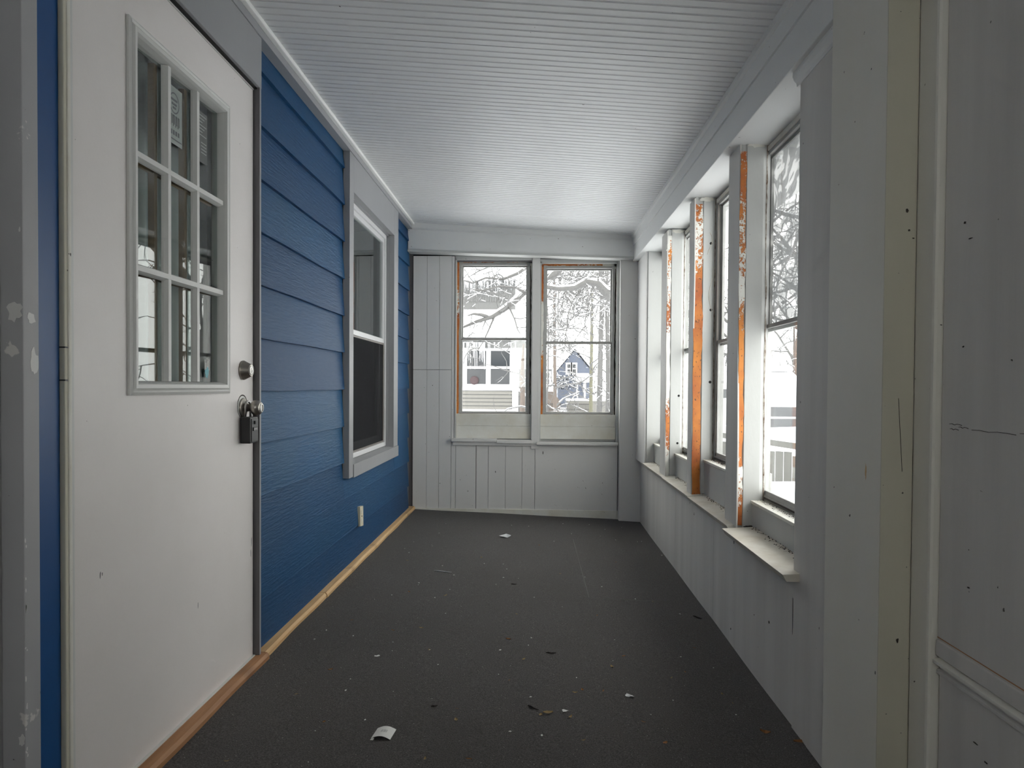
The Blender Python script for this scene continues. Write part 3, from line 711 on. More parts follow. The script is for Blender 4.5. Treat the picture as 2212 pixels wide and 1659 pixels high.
def far_window(name, x0, x1, zt, label, strip_m, rail):
    wn = struct(name, label, 'window', ((x0+x1)/2, FY+0.06, 0.57))
    sy = FY+0.045
    def rg(y0, y1, a, b, c, d, t, tb): 
        m_ = MB(); m_.box(a, a+t, y0, y1, c, d); m_.box(b-t, b, y0, y1, c, d); m_.box(a+t, b-t, y0, y1, c, c+tb); m_.box(a+t, b-t, y0, y1, d-t, d); return m_
    # jambs, head
    jb = MB(); jb.box(x0, x0+0.012, FY, FY+0.11, 0.56, zt); jb.box(x1-0.006, x1, FY, FY+0.11, 0.56, zt); jb.box(x0, x1, FY, FY+0.11, zt-0.012, zt+0.02)
    jb.build('jamb', 'white', wn)
    rg(sy, sy+0.055, x0+0.028, x1-0.020, 0.770, zt-0.026, 0.020, 0.016).build('window_frame', 'alu', wn, 0.002)
    a, b = x0+0.046, x1-0.038
    box(x0, x1, sy+0.004, sy+0.03, zt-0.03, zt).build('head_board', 'dirty_white', wn); box(x0+0.01, x0+0.03, sy+0.004, sy+0.03, 0.77, zt).build('side_board', 'dirty_white', wn); box(x1-0.022, x1-0.004, sy+0.004, sy+0.03, 0.77, zt).build('side_board', 'dirty_white', wn)
    u = rg(sy+0.030, sy+0.048, a, b, rail-0.006, zt-0.044, 0.014, 0.022).build('upper_sash', 'alu', wn, 0.002)
    box(a+0.012, b-0.012, sy+0.038, sy+0.041, rail+0.01, zt-0.056).build('pane', 'glass', u)
    l = rg(sy+0.008, sy+0.026, a, b, 0.784, rail+0.016, 0.012, 0.016).build('lower_sash', 'alu', wn, 0.002)
    box(a+0.010, b-0.010, sy+0.015, sy+0.018, 0.798, rail-0.002).build('pane', 'glass', l)
    box(a, b, sy-0.002, sy+0.010, rail-0.003, rail+0.003).build('track_groove', 'alu_dark', wn)
    box(a-0.01, b+0.01, sy-0.004, sy+0.006, 0.777, 0.785).build('track_groove', 'alu_dark', wn)
    # apron boards above the sill
    zm = 0.682
    box(x0, x1, FY+0.041, FY+0.12, 0.53, 0.776).build('sub_sill', 'white', wn)
    box(x0+0.004, x1-0.004, FY+0.022, FY+0.040, 0.580, zm).build('apron_board', 'dirty_white', wn, 0.001)
    box(x0+0.004, x1-0.004, FY+0.024, FY+0.042, zm+0.001, 0.780).build('apron_board', 'dirty_white', wn, 0.001)
    for k in range(2):
        w_ = (x1-x0+0.03)/2 if name == 'window_5' else (x1-x0+0.03)
        if name != 'window_5' and k: break
        xa = x0-0.02+k*w_*1.12; xb = min(xa+w_*1.12, x1+0.01)
        box(xa, xb-0.001, FY-0.045, FY+0.024, 0.556-0.010*k-(0.02 if name != 'window_5' else 0), 0.580-0.008*k-(0.02 if name != 'window_5' else 0)).build('window_sill', 'wall', wn, 0.003)
    box(x0-0.01, x1, FY-0.022, FY+0.01, 0.525, 0.556 if name == 'window_5' else 0.536).build('sill_moulding', 'wall', wn, 0.004)
    # scraped wood round the sash
    wavy_strip_y(x0+0.010, x0+0.029, sy-0.001, 0.78, zt-0.02, hash(name) % 50 if False else len(label), 0.003).build('scraped_paint_strip', strip_m, wn)
    wavy_strip_h(x0+0.02, x1-0.12, sy-0.001, zt-0.024, zt-0.010, 5+len(label)).build('scraped_paint_strip', strip_m, wn)
    wavy_strip_y(x1-0.018, x1-0.010, sy+0.003, 0.78, zt-0.05, 3+len(label), 0.004).build('grimy_edge', 'grime', wn)
    return wn
far_window('window_5', -0.664, -0.036, 2.042, 'left of the two end wall windows, looking onto the beige house', 'scrape_2', 1.390)
far_window('window_6', 0.026, 0.652, 2.016, 'right of the two end wall windows, looking onto the blue house', 'scrape_1', 1.362)

# ------------------------------------------------------------------ right wall
wr = struct('wall_right', 'outer porch wall below and beside the row of windows', 'wall')
m_ = MB().hexa([(0.93, 1.50, -0.2), (1.02, 1.50, -0.2), (1.02, FY+0.14, -0.2), (0.93, FY+0.14, -0.2), (0.93, 1.50, 0.52), (1.02, 1.50, 0.52), (1.02, FY+0.14, 0.52), (0.93, FY+0.14, 0.52)])
m_.build('outer_sheathing', 'wall', wr)
box(0.96, 1.02, 4.93, FY+0.02, 0.4, 2.2).build('outer_sheathing', 'wall', wr)
box(0.84, 1.02, 1.50, 2.095, 0.45, 2.2).build('outer_sheathing', 'wall', wr)
box(0.90, 1.02, YB-0.1, 0.52, -0.2, 2.3).build('outer_sheathing', 'wall', wr)
kcuts = [1.79, 2.079, 3.065, 3.95, FY+0.02]
for k, (a, b) in enumerate(zip(kcuts[:-1], kcuts[1:])):
    if k == 0: continue
    g = 0.002
    m_ = MB(); n = 6; vs = []
    for i in range(n+1):
        y = a+g+(b-a-2*g)*i/n; bow = 0.003*math.sin(math.pi*i/n)
        vs += [(xr(y)-bow, y, -0.14), (xr(y)+0.014, y, -0.14), (xr(y)+0.014, y, 0.432), (xr(y)-bow, y, 0.432)]
    fs = [(i*4+j, i*4+(j+1) % 4, (i+1)*4+(j+1) % 4, (i+1)*4+j) for i in range(n) for j in range(4)] + [(0, 1, 2, 3), (n*4+3, n*4+2, n*4+1, n*4)]
    m_.add(vs, fs).build('wall_sheet', 'wall_near', wr)
box(0.845, 0.86, 1.8, FY, -0.15, 0.43).build('gap_backing', 'black_gap', wr)
# the panel between the windows and the door casing
box(0.793, 0.815, 1.966, 2.078, -0.1, 1.93).build('wall_sheet', 'wall_near', wr, 0.001)
box(0.792, 0.815, 1.780, 1.9645, -0.1, 1.93).build('wall_sheet', 'wall_near', wr, 0.001)
box(0.815, 0.915, 2.060, 2.0775, -0.1, 1.97).build('end_jamb', 'white', wr)
blob(0.7925, 2.0790, 0.31, 0.0022, 0.075, 61, 'x', 0.0006, 14, 'black_gap', wr, 'open_seam')
for (y_, z_, a_, b_) in ((2.73, 0.385, .006, .011), (2.76, -0.0+.02, .006, .005), (2.30, 0.21, .006, .006), (2.46, 0.18, .003, .003), (3.55, 0.40, .006, .004), (3.45, 0.36, .004, .010)):
    blob(xr(y_)-0.0035, y_, z_, a_, b_, int(y_*100), 'x', 0.001, 9, 'grime', wr, 'dark_nick')
# debris line along the base
# beam along the top
def rbeam(xa, xb, za, zb, ya=YB, yb=FY+0.02):
    """za/zb: offsets (near z, far z) for bottom and top"""
    return MB().hexa([(xa, ya, za[0]), (xb, ya, za[0]-0.012), (xb, yb, za[1]-0.012), (xa, yb, za[1]),
                      (xa, ya, zb[0]), (xb, ya, zb[0]), (xb, yb, zb[1]), (xa, yb, zb[1])])
tag(rbeam(0.762, 1.02, (1.966, 2.008), (2.30, 2.32), 1.788).build('trim_8', 'beam', None, 0.003), 'long grey white beam over the row of right windows', 'trim', kind='structure')
def along_right(prof, name, mat, label, y0=YB, y1=FY-0.11):
    n = 12; vs = []
    for i in range(n+1):
        y = y0+(y1-y0)*i/n; z = zc(0.76, y)
        vs += [(x, y, z+dz) for x, dz in prof]
    k = len(prof)
    fs = [(i*k+j, i*k+(j+1) % k, (i+1)*k+(j+1) % k, (i+1)*k+j) for i in range(n) for j in range(k)] + [tuple(range(k)), tuple(n*k+j for j in range(k-1, -1, -1))]
    return tag(MB().add(vs, fs).build(name, mat, None), label, 'trim', kind='structure')
along_right([(0.766, -0.078), (0.755, -0.076), (0.750, -0.022), (0.738, -0.018), (0.736, 0.012), (0.766, 0.012)], 'trim_9', 'beam', 'stepped moulding where the right beam meets the ceiling')
# moulding over the near panel
cv = [(0.802, 1.968), (0.777, 1.968), (0.776, 1.956), (0.781, 1.944), (0.788, 1.936), (0.790, 1.926), (0.802, 1.924)]
m_ = MB().prism([(x, 1.78, z) for x, z in cv], [(x, 2.098, z) for x, z in cv])
tag(m_.build('trim_10', 'beam', None), 'short cove moulding above the panel beside the nearest window', 'trim', kind='structure')

# posts
def gray_board(y0, y1, z0, z1, par, seed, amp, x=0.810, t=0.006):
    """painted cover board on the room face of a post, near edge cut wavy"""
    r_ = random.Random(seed); n = 24; vs = []; ph = r_.uniform(0, 6)
    for i in range(n+1):
        z = z0+(z1-z0)*i/n
        y = y0+amp*math.sin(3.2*z+ph)+amp*0.5*math.sin(7.7*z+ph*2)
        vs += [(x-t, y, z), (x-t, y1, z), (x, y1, z), (x, y, z)]
    fs = [(i*4+k, i*4+(k+1) % 4, (i+1)*4+(k+1) % 4, (i+1)*4+k) for i in range(n) for k in range(4)] + [(0, 1, 2, 3), (n*4+3, n*4+2, n*4+1, n*4)]
    return MB().add(vs, fs).build('cover_board', 'wall_near', par)
def post(name, y0, y1, label, strip_w, mt, seed, amp, holes=(), gap=True):
    z0, z1 = 0.445, 1.985
    p = struct(name, label, 'post', (0.86, (y0+y1)/2, z0))
    box(0.811, 0.925, y0+0.008, y1-0.004, z0, z1).build('post_core', 'white', p, 0.002)
    # rounded white reveal board facing the camera end
    m_ = MB().prism([(0.815+strip_w, y0+0.008, z0), (0.820+strip_w, y0+0.001, z0), (0.895, y0, z0), (0.918, y0+0.006, z0), (0.918, y0+0.02, z0), (0.815+strip_w, y0+0.02, z0)],
                    [(0.815+strip_w, y0+0.008, z1), (0.820+strip_w, y0+0.001, z1), (0.895, y0, z1), (0.918, y0+0.006, z1), (0.918, y0+0.02, z1), (0.815+strip_w, y0+0.02, z1)])
    m_.build('reveal_board', 'white', p, smooth=False)
    wavy_strip_y(0.806, 0.816+strip_w, y0+0.0015, z0+0.01, z1-0.04, seed, 0.0045).build('scraped_paint_strip', mt, p)
    gray_board(y0, y1, z0-0.006, z1-0.010, p, seed, amp)
    for (z, x) in holes:
        MB().lathe((x, y0+0.001, z), (0, -1, 0), [(0, 0.0075), (0.001, 0.0072), (0.0012, 0.0001)], 14).build('bolt_hole', 'rubber', p)
    wavy_strip_y(0.9085, 0.9135, y0+0.0035, z0+0.10, z1-0.01, seed+9, 0.0035).build('grimy_edge', 'grime_brown', p)
    blob(0.87, y0+0.004, z1-0.014, 0.045, 0.014, seed+3, 'y', 0.006, 20, 'dirty_white', p, 'peeling_paint')
    blob(0.86, y0-0.002, z0+0.006, 0.040, 0.006, seed+5, 'y', 0.004, 20, 'grime', p, 'grime_patch')
    return p
post('window_post', 2.712, 2.868, 'nearest window post, with a long wavy orange scraped edge', 0.012, 'scrape_1', 11, 0.006)
p2_ = post('window_post', 3.485, 3.590, 'middle window post, with broad orange scraped strip and dark bolt holes', 0.032, 'scrape_2', 23, 0.008, ((1.745, 0.890), (1.405, 0.893), (1.035, 0.893)))
for pts in ([(0.884+0.012*math.sin(i*0.55), 3.4835, 1.80-0.014*i) for i in range(9)], [(0.892+0.010*math.sin(i*0.42+1), 3.4835, 1.62-0.016*i) for i in range(15)]):
    MB().tube(pts, 0.0014, 5).build('dried_glue_trail', 'sill', p2_)
p3_ = post('window_post', 4.200, 4.375, 'farthest window post, with white and orange flaking edge', 0.014, 'scrape_3', 37, 0.004, ((0.955, 0.885), (0.660, 0.880)))
box(0.793, 0.811, 4.14, 4.19, 1.850, 1.880).build('wood_block', 'dirty_white', p3_, 0.001)
m_ = box(0.812, 0.96, 4.952, 5.40, 0.43, 2.0)
cp = tag(m_.build('trim_12', 'white', None, 0.003), 'white corner jamb at the far end of the right windows', 'trim', kind='structure')
m_ = MB().hexa([(0.812, 4.955, -0.1), (0.84, 4.955, -0.1), (0.85, 5.40, -0.1), (0.832, 5.40, -0.1), (0.803, 4.955, 2.0), (0.812, 4.955, 2.0), (0.835, 5.40, 2.0), (0.815, 5.40, 2.0)])
tag(box(0.800, 0.812, 4.962, 5.40, 0.433, 2.00).build('trim_13', 'wall', None, 0.001), 'grey cover board on the far right corner post', 'trim', kind='structure')

# windows 1..4
def right_window(name, y0, y1, sill_x, sill_y0, sill_y1, sz, zbot, zt, rail, label, upper='glass'):
    wn = struct(name, label, 'window', (0.93, (y0+y1)/2, sz))
    # sill board and sloping inner sill
    m_ = MB().hexa([(sill_x+0.012, sill_y0, sz-0.022), (0.90, sill_y0, sz-0.022), (0.90, sill_y1, sz-0.022), (sill_x+0.012, sill_y1, sz-0.022),
                    (sill_x, sill_y0, sz), (0.90, sill_y0, sz+0.010), (0.90, sill_y1, sz+0.010), (sill_x, sill_y1, sz)])
    m_.build('window_sill', 'sill', wn, 0.002)
    box(0.868, 0.905, y0, y1, sz+0.004, zbot-0.012).build('apron_board', 'white', wn, 0.003)
    box(0.862, 0.935, y0, y1, zbot-0.016, zbot-0.004).build('stool', 'dirty_white', wn, 0.002)
    x0 = 0.916
    def rg(x0, x1, a, b, c, d, t, tb): return ring(x0, x1, a, b, c, d, t, tb)
    rg(x0, x0+0.032, y0, y1, zbot, zt, 0.030, 0.018).build('window_frame', 'alu', wn, 0.002)
    box(x0-0.004, x0+0.004, y0+0.012, y1-0.012, zt-0.016, zt+0.004).build('head_stop', 'dirty_white', wn, 0.001)
    u = rg(x0+0.018, x0+0.030, y0+0.028, y1-0.028, rail-0.006, zt-0.014, 0.026, 0.028).build('upper_sash', 'alu', wn, 0.002)
    box(x0+0.023, x0+0.026, y0+0.052, y1-0.052, rail+0.015, zt-0.032).build('pane', upper, u)
    l = rg(x0+0.003, x0+0.016, y0+0.028, y1-0.028, zbot+0.012, rail+0.022, 0.016, 0.024).build('lower_sash', 'alu', wn, 0.002)
    box(x0+0.009, x0+0.012, y0+0.042, y1-0.042, zbot+0.03, rail+0.004).build('pane', 'glass', l)
    box(x0-0.002, x0+0.008, y1-0.036, y1-0.030, zbot+0.02, zt-0.02).build('track_groove', 'alu_dark', wn)
    box(x0-0.003, x0+0.006, y0+0.02, y1-0.02, zbot+0.004, zbot+0.010).build('track_groove', 'grime', wn)
    # grit lying on the sill along the apron board
    r_ = random.Random(len(label)); g = MB()
    for _ in range(150):
        yy = r_.uniform(sill_y0+0.01, sill_y1-0.01); xx = 0.866-abs(r_.gauss(0, 0.012)); s_ = r_.uniform(0.001, 0.0035)
        zz = sz+0.010*(xx-sill_x)/(0.9-sill_x)+0.0005
        g.hexa([(xx, yy, zz), (xx+s_, yy+s_*.3, zz), (xx+s_*.8, yy+s_*1.5, zz), (xx-s_*.2, yy+s_, zz), (xx, yy, zz+s_*.6), (xx+s_, yy+s_*.3, zz+s_*.5), (xx+s_*.8, yy+s_*1.5, zz+s_*.5), (xx-s_*.2, yy+s_, zz+s_*.4)])
    for _ in range(120):
        yy = r_.uniform(y0, y1); xx = 0.908-abs(r_.gauss(0, 0.012)); s_ = r_.uniform(0.001, 0.003)
        g.box(xx, xx+s_, yy, yy+s_*1.5, zbot-0.004, zbot-0.004+s_*.6)
    g.build('grit', 'grime', wn, kind='stuff')
    # outer stops closing the frame to the wall
    o_ = MB(); o_.box(0.948, 0.962, y0-0.05, y0+0.002, sz, 2.1); o_.box(0.948, 0.962, y1-0.002, y1+0.045, sz, 2.1); o_.box(0.948, 1.02, y0, y1, zt-0.006, 2.12); o_.box(0.925, 1.00, y0, y1, 0.47, zbot+0.004)
    o_.build('outer_casing', 'alu', wn)
    return wn
W1 = right_window('window_1', 2.086, 2.788, 0.742, 2.030, 2.690, 0.447, 0.560, 1.962, 1.238, 'nearest right window, upper light sheeted in wrinkled plastic', 'glass_film')
right_window('window_2', 2.870, 3.487, 0.772, 2.735, 3.445, 0.450, 0.640, 1.962, 1.225, 'second right window from the camera, between scraped posts')
right_window('window_3', 3.596, 4.302, 0.775, 3.450, 4.160, 0.452, 0.600, 1.968, 1.225, 'third right window from the camera, with debris on its sill')
right_window('window_4', 4.380, 5.000, 0.780, 4.165, 4.940, 0.452, 0.600, 1.972, 1.225, 'farthest right window, narrow beside the corner jamb')
# wrinkled film on window 1's upper light
r_ = random.Random(5); nY, nZ = 36, 60; vs = []
for j in range(nZ+1):
    for i in range(nY+1):
        y = 2.135+(2.736-2.135)*i/nY; z = 1.262+(1.925-1.262)*j/nZ
        x = 0.948+0.0035*math.sin(23*y+9*z)*math.sin(17*z-11*y)+0.0025*math.sin(41*z+13*y)+0.0015*math.sin(90*y-60*z)
        vs.append((x, y, z))
fs = [(j*(nY+1)+i, j*(nY+1)+i+1, (j+1)*(nY+1)+i+1, (j+1)*(nY+1)+i) for j in range(nZ) for i in range(nY)]
def film_mat():
    m, nt, b = _mat('wrinkled_plastic_film')
    nt.nodes.remove(b); out = [n for n in nt.nodes if n.type == 'OUTPUT_MATERIAL'][0]
    tr = node(nt, 'ShaderNodeBsdfTransparent'); tl = node(nt, 'ShaderNodeBsdfTranslucent'); tl.inputs[0].default_value = (0.10, 0.103, 0.106, 1)
    v = coords(nt, (1, 0.9, 1.1))
    nz = node(nt, 'ShaderNodeTexNoise'); nz.inputs['Scale'].default_value = 5.0; nz.inputs['Detail'].default_value = 3.5; nz.inputs['Distortion'].default_value = 2.2
    nt.links.new(v, nz.inputs['Vector'])
    f = ramp(nt, nz.outputs['Fac'], [(0.43, 0.05), (0.47, 0.80), (0.62, 0.74), (0.66, 0.05)])
    ms = node(nt, 'ShaderNodeMixShader'); nt.links.new(f, ms.inputs[0]); nt.links.new(tr.outputs[0], ms.inputs[1]); nt.links.new(tl.outputs[0], ms.inputs[2])
    nt.links.new(ms.outputs[0], out.inputs['Surface']); return m
M['film'] = film_mat()
MB().add(vs, fs).build('plastic_film', 'film', W1, smooth=True)

# ------------------------------------------------------------------ near right: casing, jamb and panelled door
cs = struct('trim_14', 'wide off-white door casing on the right, floor to beam', 'trim')
box(0.762, 0.80, 1.658, 1.787, -0.1, 2.30).build('casing_board', 'casing', cs, 0.002)
box(0.760, 0.80, 1.505, 1.6565, -0.1, 2.30).build('casing_board', 'casing', cs, 0.002)
box(0.7605, 0.828, 1.503, 1.530, -0.1, 1.87).build('jamb_board', 'cream', cs, 0.001)
m_ = box(0.826, 0.90, 1.430, 1.5028, -0.1, 1.87); m_.build('door_stop', 'casing', cs, 0.007)
box(0.7605, 0.93, 0.40, 1.5035, 1.868, 2.25).build('header_board', 'casing', cs, 0.002)
box(0.80, 1.00, 1.531, 1.79, -0.1, 2.30).build('stud', 'casing', cs)
blob(0.7595, 1.570, 0.815, 0.004, 0.022, 77, 'x', 0.0003, 14, 'pine', cs, 'rust_stain')
for (x, y, z, w_, h_) in ((0.807, 1.503, 1.395, 0.004, 0.005), (0.812, 1.503, 1.352, 0.003, 0.003), (0.821, 1.503, 1.335, 0.003, 0.002), (0.802, 1.503, 0.45, 0.003, 0.006)):
    blob(x, y, z, w_, h_, int(z*1000), 'y', 0.0004, 10, 'grime', cs, 'dark_nick')
m_ = MB(); m_.tube([(0.795+0.0015*i, 1.5026, 0.985-0.023*i) for i in range(8)][::-1], 0.0006, 5); m_.build('hairline_crack', 'grime', cs)
d2 = struct('door_2', 'old painted door at the far right with stepped rail moulding', 'door', (0.87, 1.0, 0))
XD = 0.844
box(XD, 0.895, 0.52, 1.4275, 0.456, 1.862).build('door_panel', 'wall_near', d2, 0.001)
box(XD+0.004, 0.895, 0.52, 1.4255, -0.05, 0.4555).build('door_panel', 'wall_near', d2, 0.001)
def rail(z0, z1, x, mt='wall_near'):
    return MB().prism([(XD+0.006, 0.52, z0), (x, 0.52, z0+0.003), (x, 0.52, z1-0.004), (XD+0.006, 0.52, z1)], [(XD+0.006, 1.427, z0), (x, 1.427, z0+0.003), (x, 1.427, z1-0.004), (XD+0.006, 1.427, z1)]).build('rail_moulding', mt, d2, 0.001)
rail(0.447, 0.485, XD-0.004); rail(0.431, 0.445, XD-0.010, 'casing'); rail(0.409, 0.423, XD-0.002)
box(XD-0.0008, XD+0.001, 0.52, 1.427, 0.4865, 0.4885).build('rust_line', 'brown', d2)
for (y0_, y1_, z_) in ((1.40, 1.36, 0.935), (1.37, 1.34, 0.930), (1.33, 1.21, 0.927), (1.20, 1.12, 0.929), (1.398, 1.37, 0.925)):
    MB().tube([(XD-0.0003, y0_+(y1_-y0_)*i/5, z_+0.0012*math.sin(i*2.3)) for i in range(6)], 0.0007, 4).build('paint_crack', 'grime', d2)
for (y_, z_, a_, b_) in ((1.362, 1.335, .004, .003), (1.345, 1.30, .008, .0012), (1.36, 1.09, .003, .002), (1.33, 0.62, .004, .002), (1.30, 0.33, .010, .0015), (1.27, 0.31, .006, .002)):
    blob(XD-0.0012, y_, z_, a_, b_, int(z_*900), 'x', 0.0012, 9, 'grime', d2, 'dark_nick')
box(0.895, 0.90, 1.4340, 1.4365, -0.05, 1.862).build('door_gap', 'black_gap', d2)
box(0.90, 0.99, 0.45, 1.51, -0.1, 2.2).build('storm_panel', 'black_gap', d2)
# back wall behind the camera and near right wall
m_ = MB(); m_.box(-1.16, -0.50, YB-0.1, YB, -0.1, 2.4); m_.box(0.24, 1.02, YB-0.1, YB, -0.1, 2.4); m_.box(-0.50, 0.24, YB-0.1, YB, -0.1, 0.96); m_.box(-0.50, 0.24, YB-0.1, YB, 2.03, 2.4)
tag(m_.build('wall_back', 'wall'), 'painted wall with a single added window behind the camera', 'wall', kind='structure')
for nm, a, b, lb_ in (('window_8', -0.50, 0.24, 'unseen single window behind the camera, added for the light on the near walls'),):  # unseen window, added to account for the light on the near walls
    wn = struct(nm, lb_, 'window', ((a+b)/2, YB-0.05, 0.96))
    m_ = MB(); m_.box(a, a+.03, YB-.07, YB-.03, .96, 2.03); m_.box(b-.03, b, YB-.07, YB-.03, .96, 2.03); m_.box(a, b, YB-.07, YB-.03, .96, 1.0); m_.box(a, b, YB-.07, YB-.03, 1.99, 2.03); m_.box(a, b, YB-.07, YB-.03, 1.48, 1.52)
    f_ = m_.build('sash', 'alu', wn); box(a+.02, b-.02, YB-.052, YB-.048, .98, 2.01).build('pane', 'glass', f_)
box(0.797, 0.90, YB, 0.52, -0.1, 2.25).build('wall_sheet', 'wall_near', wr)

# ------------------------------------------------------------------ litter on the carpet
def place(name, label, cat, px, py, group=None):
    p = on_floor(px, py); return tag(empty(name, p+Vector((0, 0, 0.0015))), label, cat, group), p+Vector((0, 0, 0.0015))
# price card
p = on_floor(829, 1587)
card_w, card_d = 0.056, 0.058
ux = Vector((0.999, -0.05, 0)); uy = Vector((0.10, 0.995, 0))
def cpt(u, v): 
    q = p+ux*(u*card_w)+uy*(v*card_d); q.z = zf(q.x, q.y)+0.002+0.0085*math.cos(u*math.pi); return q
n = 16; vs = []
for i in range(n+1):
    for v in (-0.5, 0.5):
        a = cpt(-0.5+i/n, v); vs += [a, a+Vector((0, 0, 0.0006))]
fs = []
for i in range(n):
    b0, b1 = i*4, (i+1)*4
    fs += [(b0+1, b1+1, b1+3, b0+3), (b0, b0+2, b1+2, b1), (b0, b1, b1+1, b0+1), (b0+2, b0+3, b1+3, b1+2)]
fs += [(0, 1, 3, 2), (n*4, n*4+2, n*4+3, n*4+1)]
card = tag(MB().add(vs, fs).build('price_card', 'paper'), 'curled white card with printed bar code lying on the carpet', 'card')
m_ = MB()
for k, (u, w_) in enumerate(((-.13, .012), (-.10, .02), (-.06, .010), (-.03, .006), (0.0, .02), (.035, .008), (.06, .022), (.10, .008), (.13, .018), (-.16, .006), (.165, .008))):
    q = [cpt(u, -0.10), cpt(u+w_, -0.10), cpt(u+w_, 0.14), cpt(u, 0.14)]
    m_.add([a+Vector((0, 0, 0.0009)) for a in q], [(0, 1, 2, 3)])
m_.build('bar_code', 'ink', card)
a = cpt(-0.5, -0.5); 
m_ = MB(); m_.prism([a+Vector((-0.001, -0.007, -0.001)), a+Vector((0.008, -0.008, -0.001)), a+Vector((0.009, 0.001, 0.0)), a+Vector((0.003, 0.002, 0))],
                    [a+Vector((-0.001, -0.007, 0.0)), a+Vector((0.008, -0.008, 0.0)), a+Vector((0.009, 0.001, 0.001)), a+Vector((0.003, 0.002, 0.001))]); m_.build('torn_corner', 'paper', card)

def crumple(px, py, s, seed, name, label, cat, mat, group=None, flat=0.35):
    r_ = random.Random(seed); q = on_floor(px, py); n = 9; vs = [q+Vector((0, 0, s*flat))]
    for i in range(n):
        t = 2*math.pi*i/n; rr = s*(0.5+0.6*r_.random())
        x, y = q.x+rr*math.cos(t), q.y+rr*math.sin(t)*0.8
        vs.append(Vector((x, y, zf(x, y)+0.001+s*flat*r_.random()*0.8)))
    vs.append(q+Vector((0, 0, 0.0003)))
    fs = [(0, 1+i, 1+(i+1) % n) for i in range(n)]+[(n+1, 1+(i+1) % n, 1+i) for i in range(n)]
    return tag(MB().add(vs, fs).build(name, mat), label, cat, group)
crumple(1094, 1160, 0.050, 3, 'plastic_scrap', 'large pale plastic scrap on the carpet near the end wall', 'scrap', 'plastic_clear', None, 0.45)
crumple(1361, 1505, 0.018, 4, 'plastic_scrap', 'small crumpled white scrap in the middle right of the carpet', 'scrap', 'plastic_clear', None, 0.4)
crumple(815, 1418, 0.011, 5, 'paint_flake', 'white paint flake on the carpet alone near the blue wall', 'paint chip', 'paper', None, 0.3)
crumple(1220, 1537, 0.013, 6, 'paint_flake', 'white flake beside the curled brown leaf pair', 'paint chip', 'paper', None, 0.4)
q = on_floor(957, 1235)
m_ = MB(); pts = []
for i in range(12):
    t = i/11; x = q.x-0.050+0.10*t; y = q.y+0.010*math.cos(t*3)-0.004; pts.append((x, y, zf(x, y)+0.003))
m_.tube(pts, [0.0022*(0.5+math.sin(math.pi*min(1, (i+1)/12))) for i in range(12)], 6)
tag(m_.build('plastic_strand', 'plastic_clear', smooth=True), 'thin curved white strand lying on carpet below the left window', 'scrap')

def leaf_mb(q, L, W, ang, seed):
    r_ = random.Random(seed); n = 6; m_ = MB(); d = Vector((math.cos(ang), math.sin(ang), 0)); s = Vector((-d.y, d.x, 0)); curl = r_.uniform(0.1, 0.5); vs = []
    for i in range(n+1):
        t = i/n; wd = W*math.sin(math.pi*(0.06+0.9*t))**0.8*(0.8+0.3*r_.random()); c = q+d*(L*(t-0.5)); base = zf(c.x, c.y)+0.0008
        zz = base+curl*L*0.35*(2*t-1)**2
        for k, u in enumerate((-1, 0, 1)):
            pp = c+s*(wd*u); vs.append(Vector((pp.x, pp.y, zz+abs(u)*W*0.35)))
    fs = [(i*3+k, i*3+k+1, (i+1)*3+k+1, (i+1)*3+k) for i in range(n) for k in range(2)]
    return m_.add(vs, fs)
def leaf(px, py, L, W, ang, seed, mat='leaf', label=None, name='leaf'):
    o = leaf_mb(on_floor(px, py), L, W, ang, seed).build(name, mat)
    if label: tag(o, label, 'leaf')
    else: tag(o, 'small dry leaf fragment scattered on the charcoal carpet', 'leaf', 'leaf fragments on the carpet')
    return o
leaf(1732, 1604, 0.050, 0.010, 0.1, 1, 'leaf', 'curled brown leaf beside the right door casing')
leaf(1653, 1584, 0.030, 0.011, -0.4, 2, 'leaf', 'orange brown leaf on the carpet near the right wall')
leaf(1184, 1541, 0.032, 0.010, 0.2, 3, 'leaf_pale', 'tan and brown curled leaf behind the white flake')
leaf(1168, 1545, 0.016, 0.006, 1.2, 9, 'leaf_pale')
for k, (px, py, L) in enumerate(((985, 1556, .020), (1437, 1606, .018), (918, 1640, .016), (1013, 1640, .018), (962, 1287, .030), (1347, 1418, .016), (1322, 1441, .018), (714, 1447, .018), (910, 1357, .02), (1098, 1381, .022), (1131, 1425, .02), (1303, 1493, .018),
        (1242, 1497, .018), (1258, 1491, .016), (1232, 1550, .02), (987, 1531, .012), (1450, 1465, .014), (1480, 1452, .014), (1583, 1520, .012), (1640, 1440, .012), (880, 1211, .022), (884, 1279, .018), (928, 1405, .014), (849, 1362, .018), (1116, 1327, .014), (1290, 1330, .012),
        (1410, 1300, .012), (1500, 1400, .014), (1560, 1500, .014), (1390, 1560, .014), (1260, 1600, .014), (700, 1560, .012), (640, 1500, .012), (760, 1340, .012), (1040, 1205, .018), (1165, 1178, .016), (1210, 1240, .016), (1330, 1215, .018), (490, 1645, .015), (1100, 1470, .012))):
    leaf(px, py, L, L*R.uniform(0.14, 0.34), R.uniform(0, 6.28), 40+k, 'leaf' if k % 2 else 'leaf_pale')
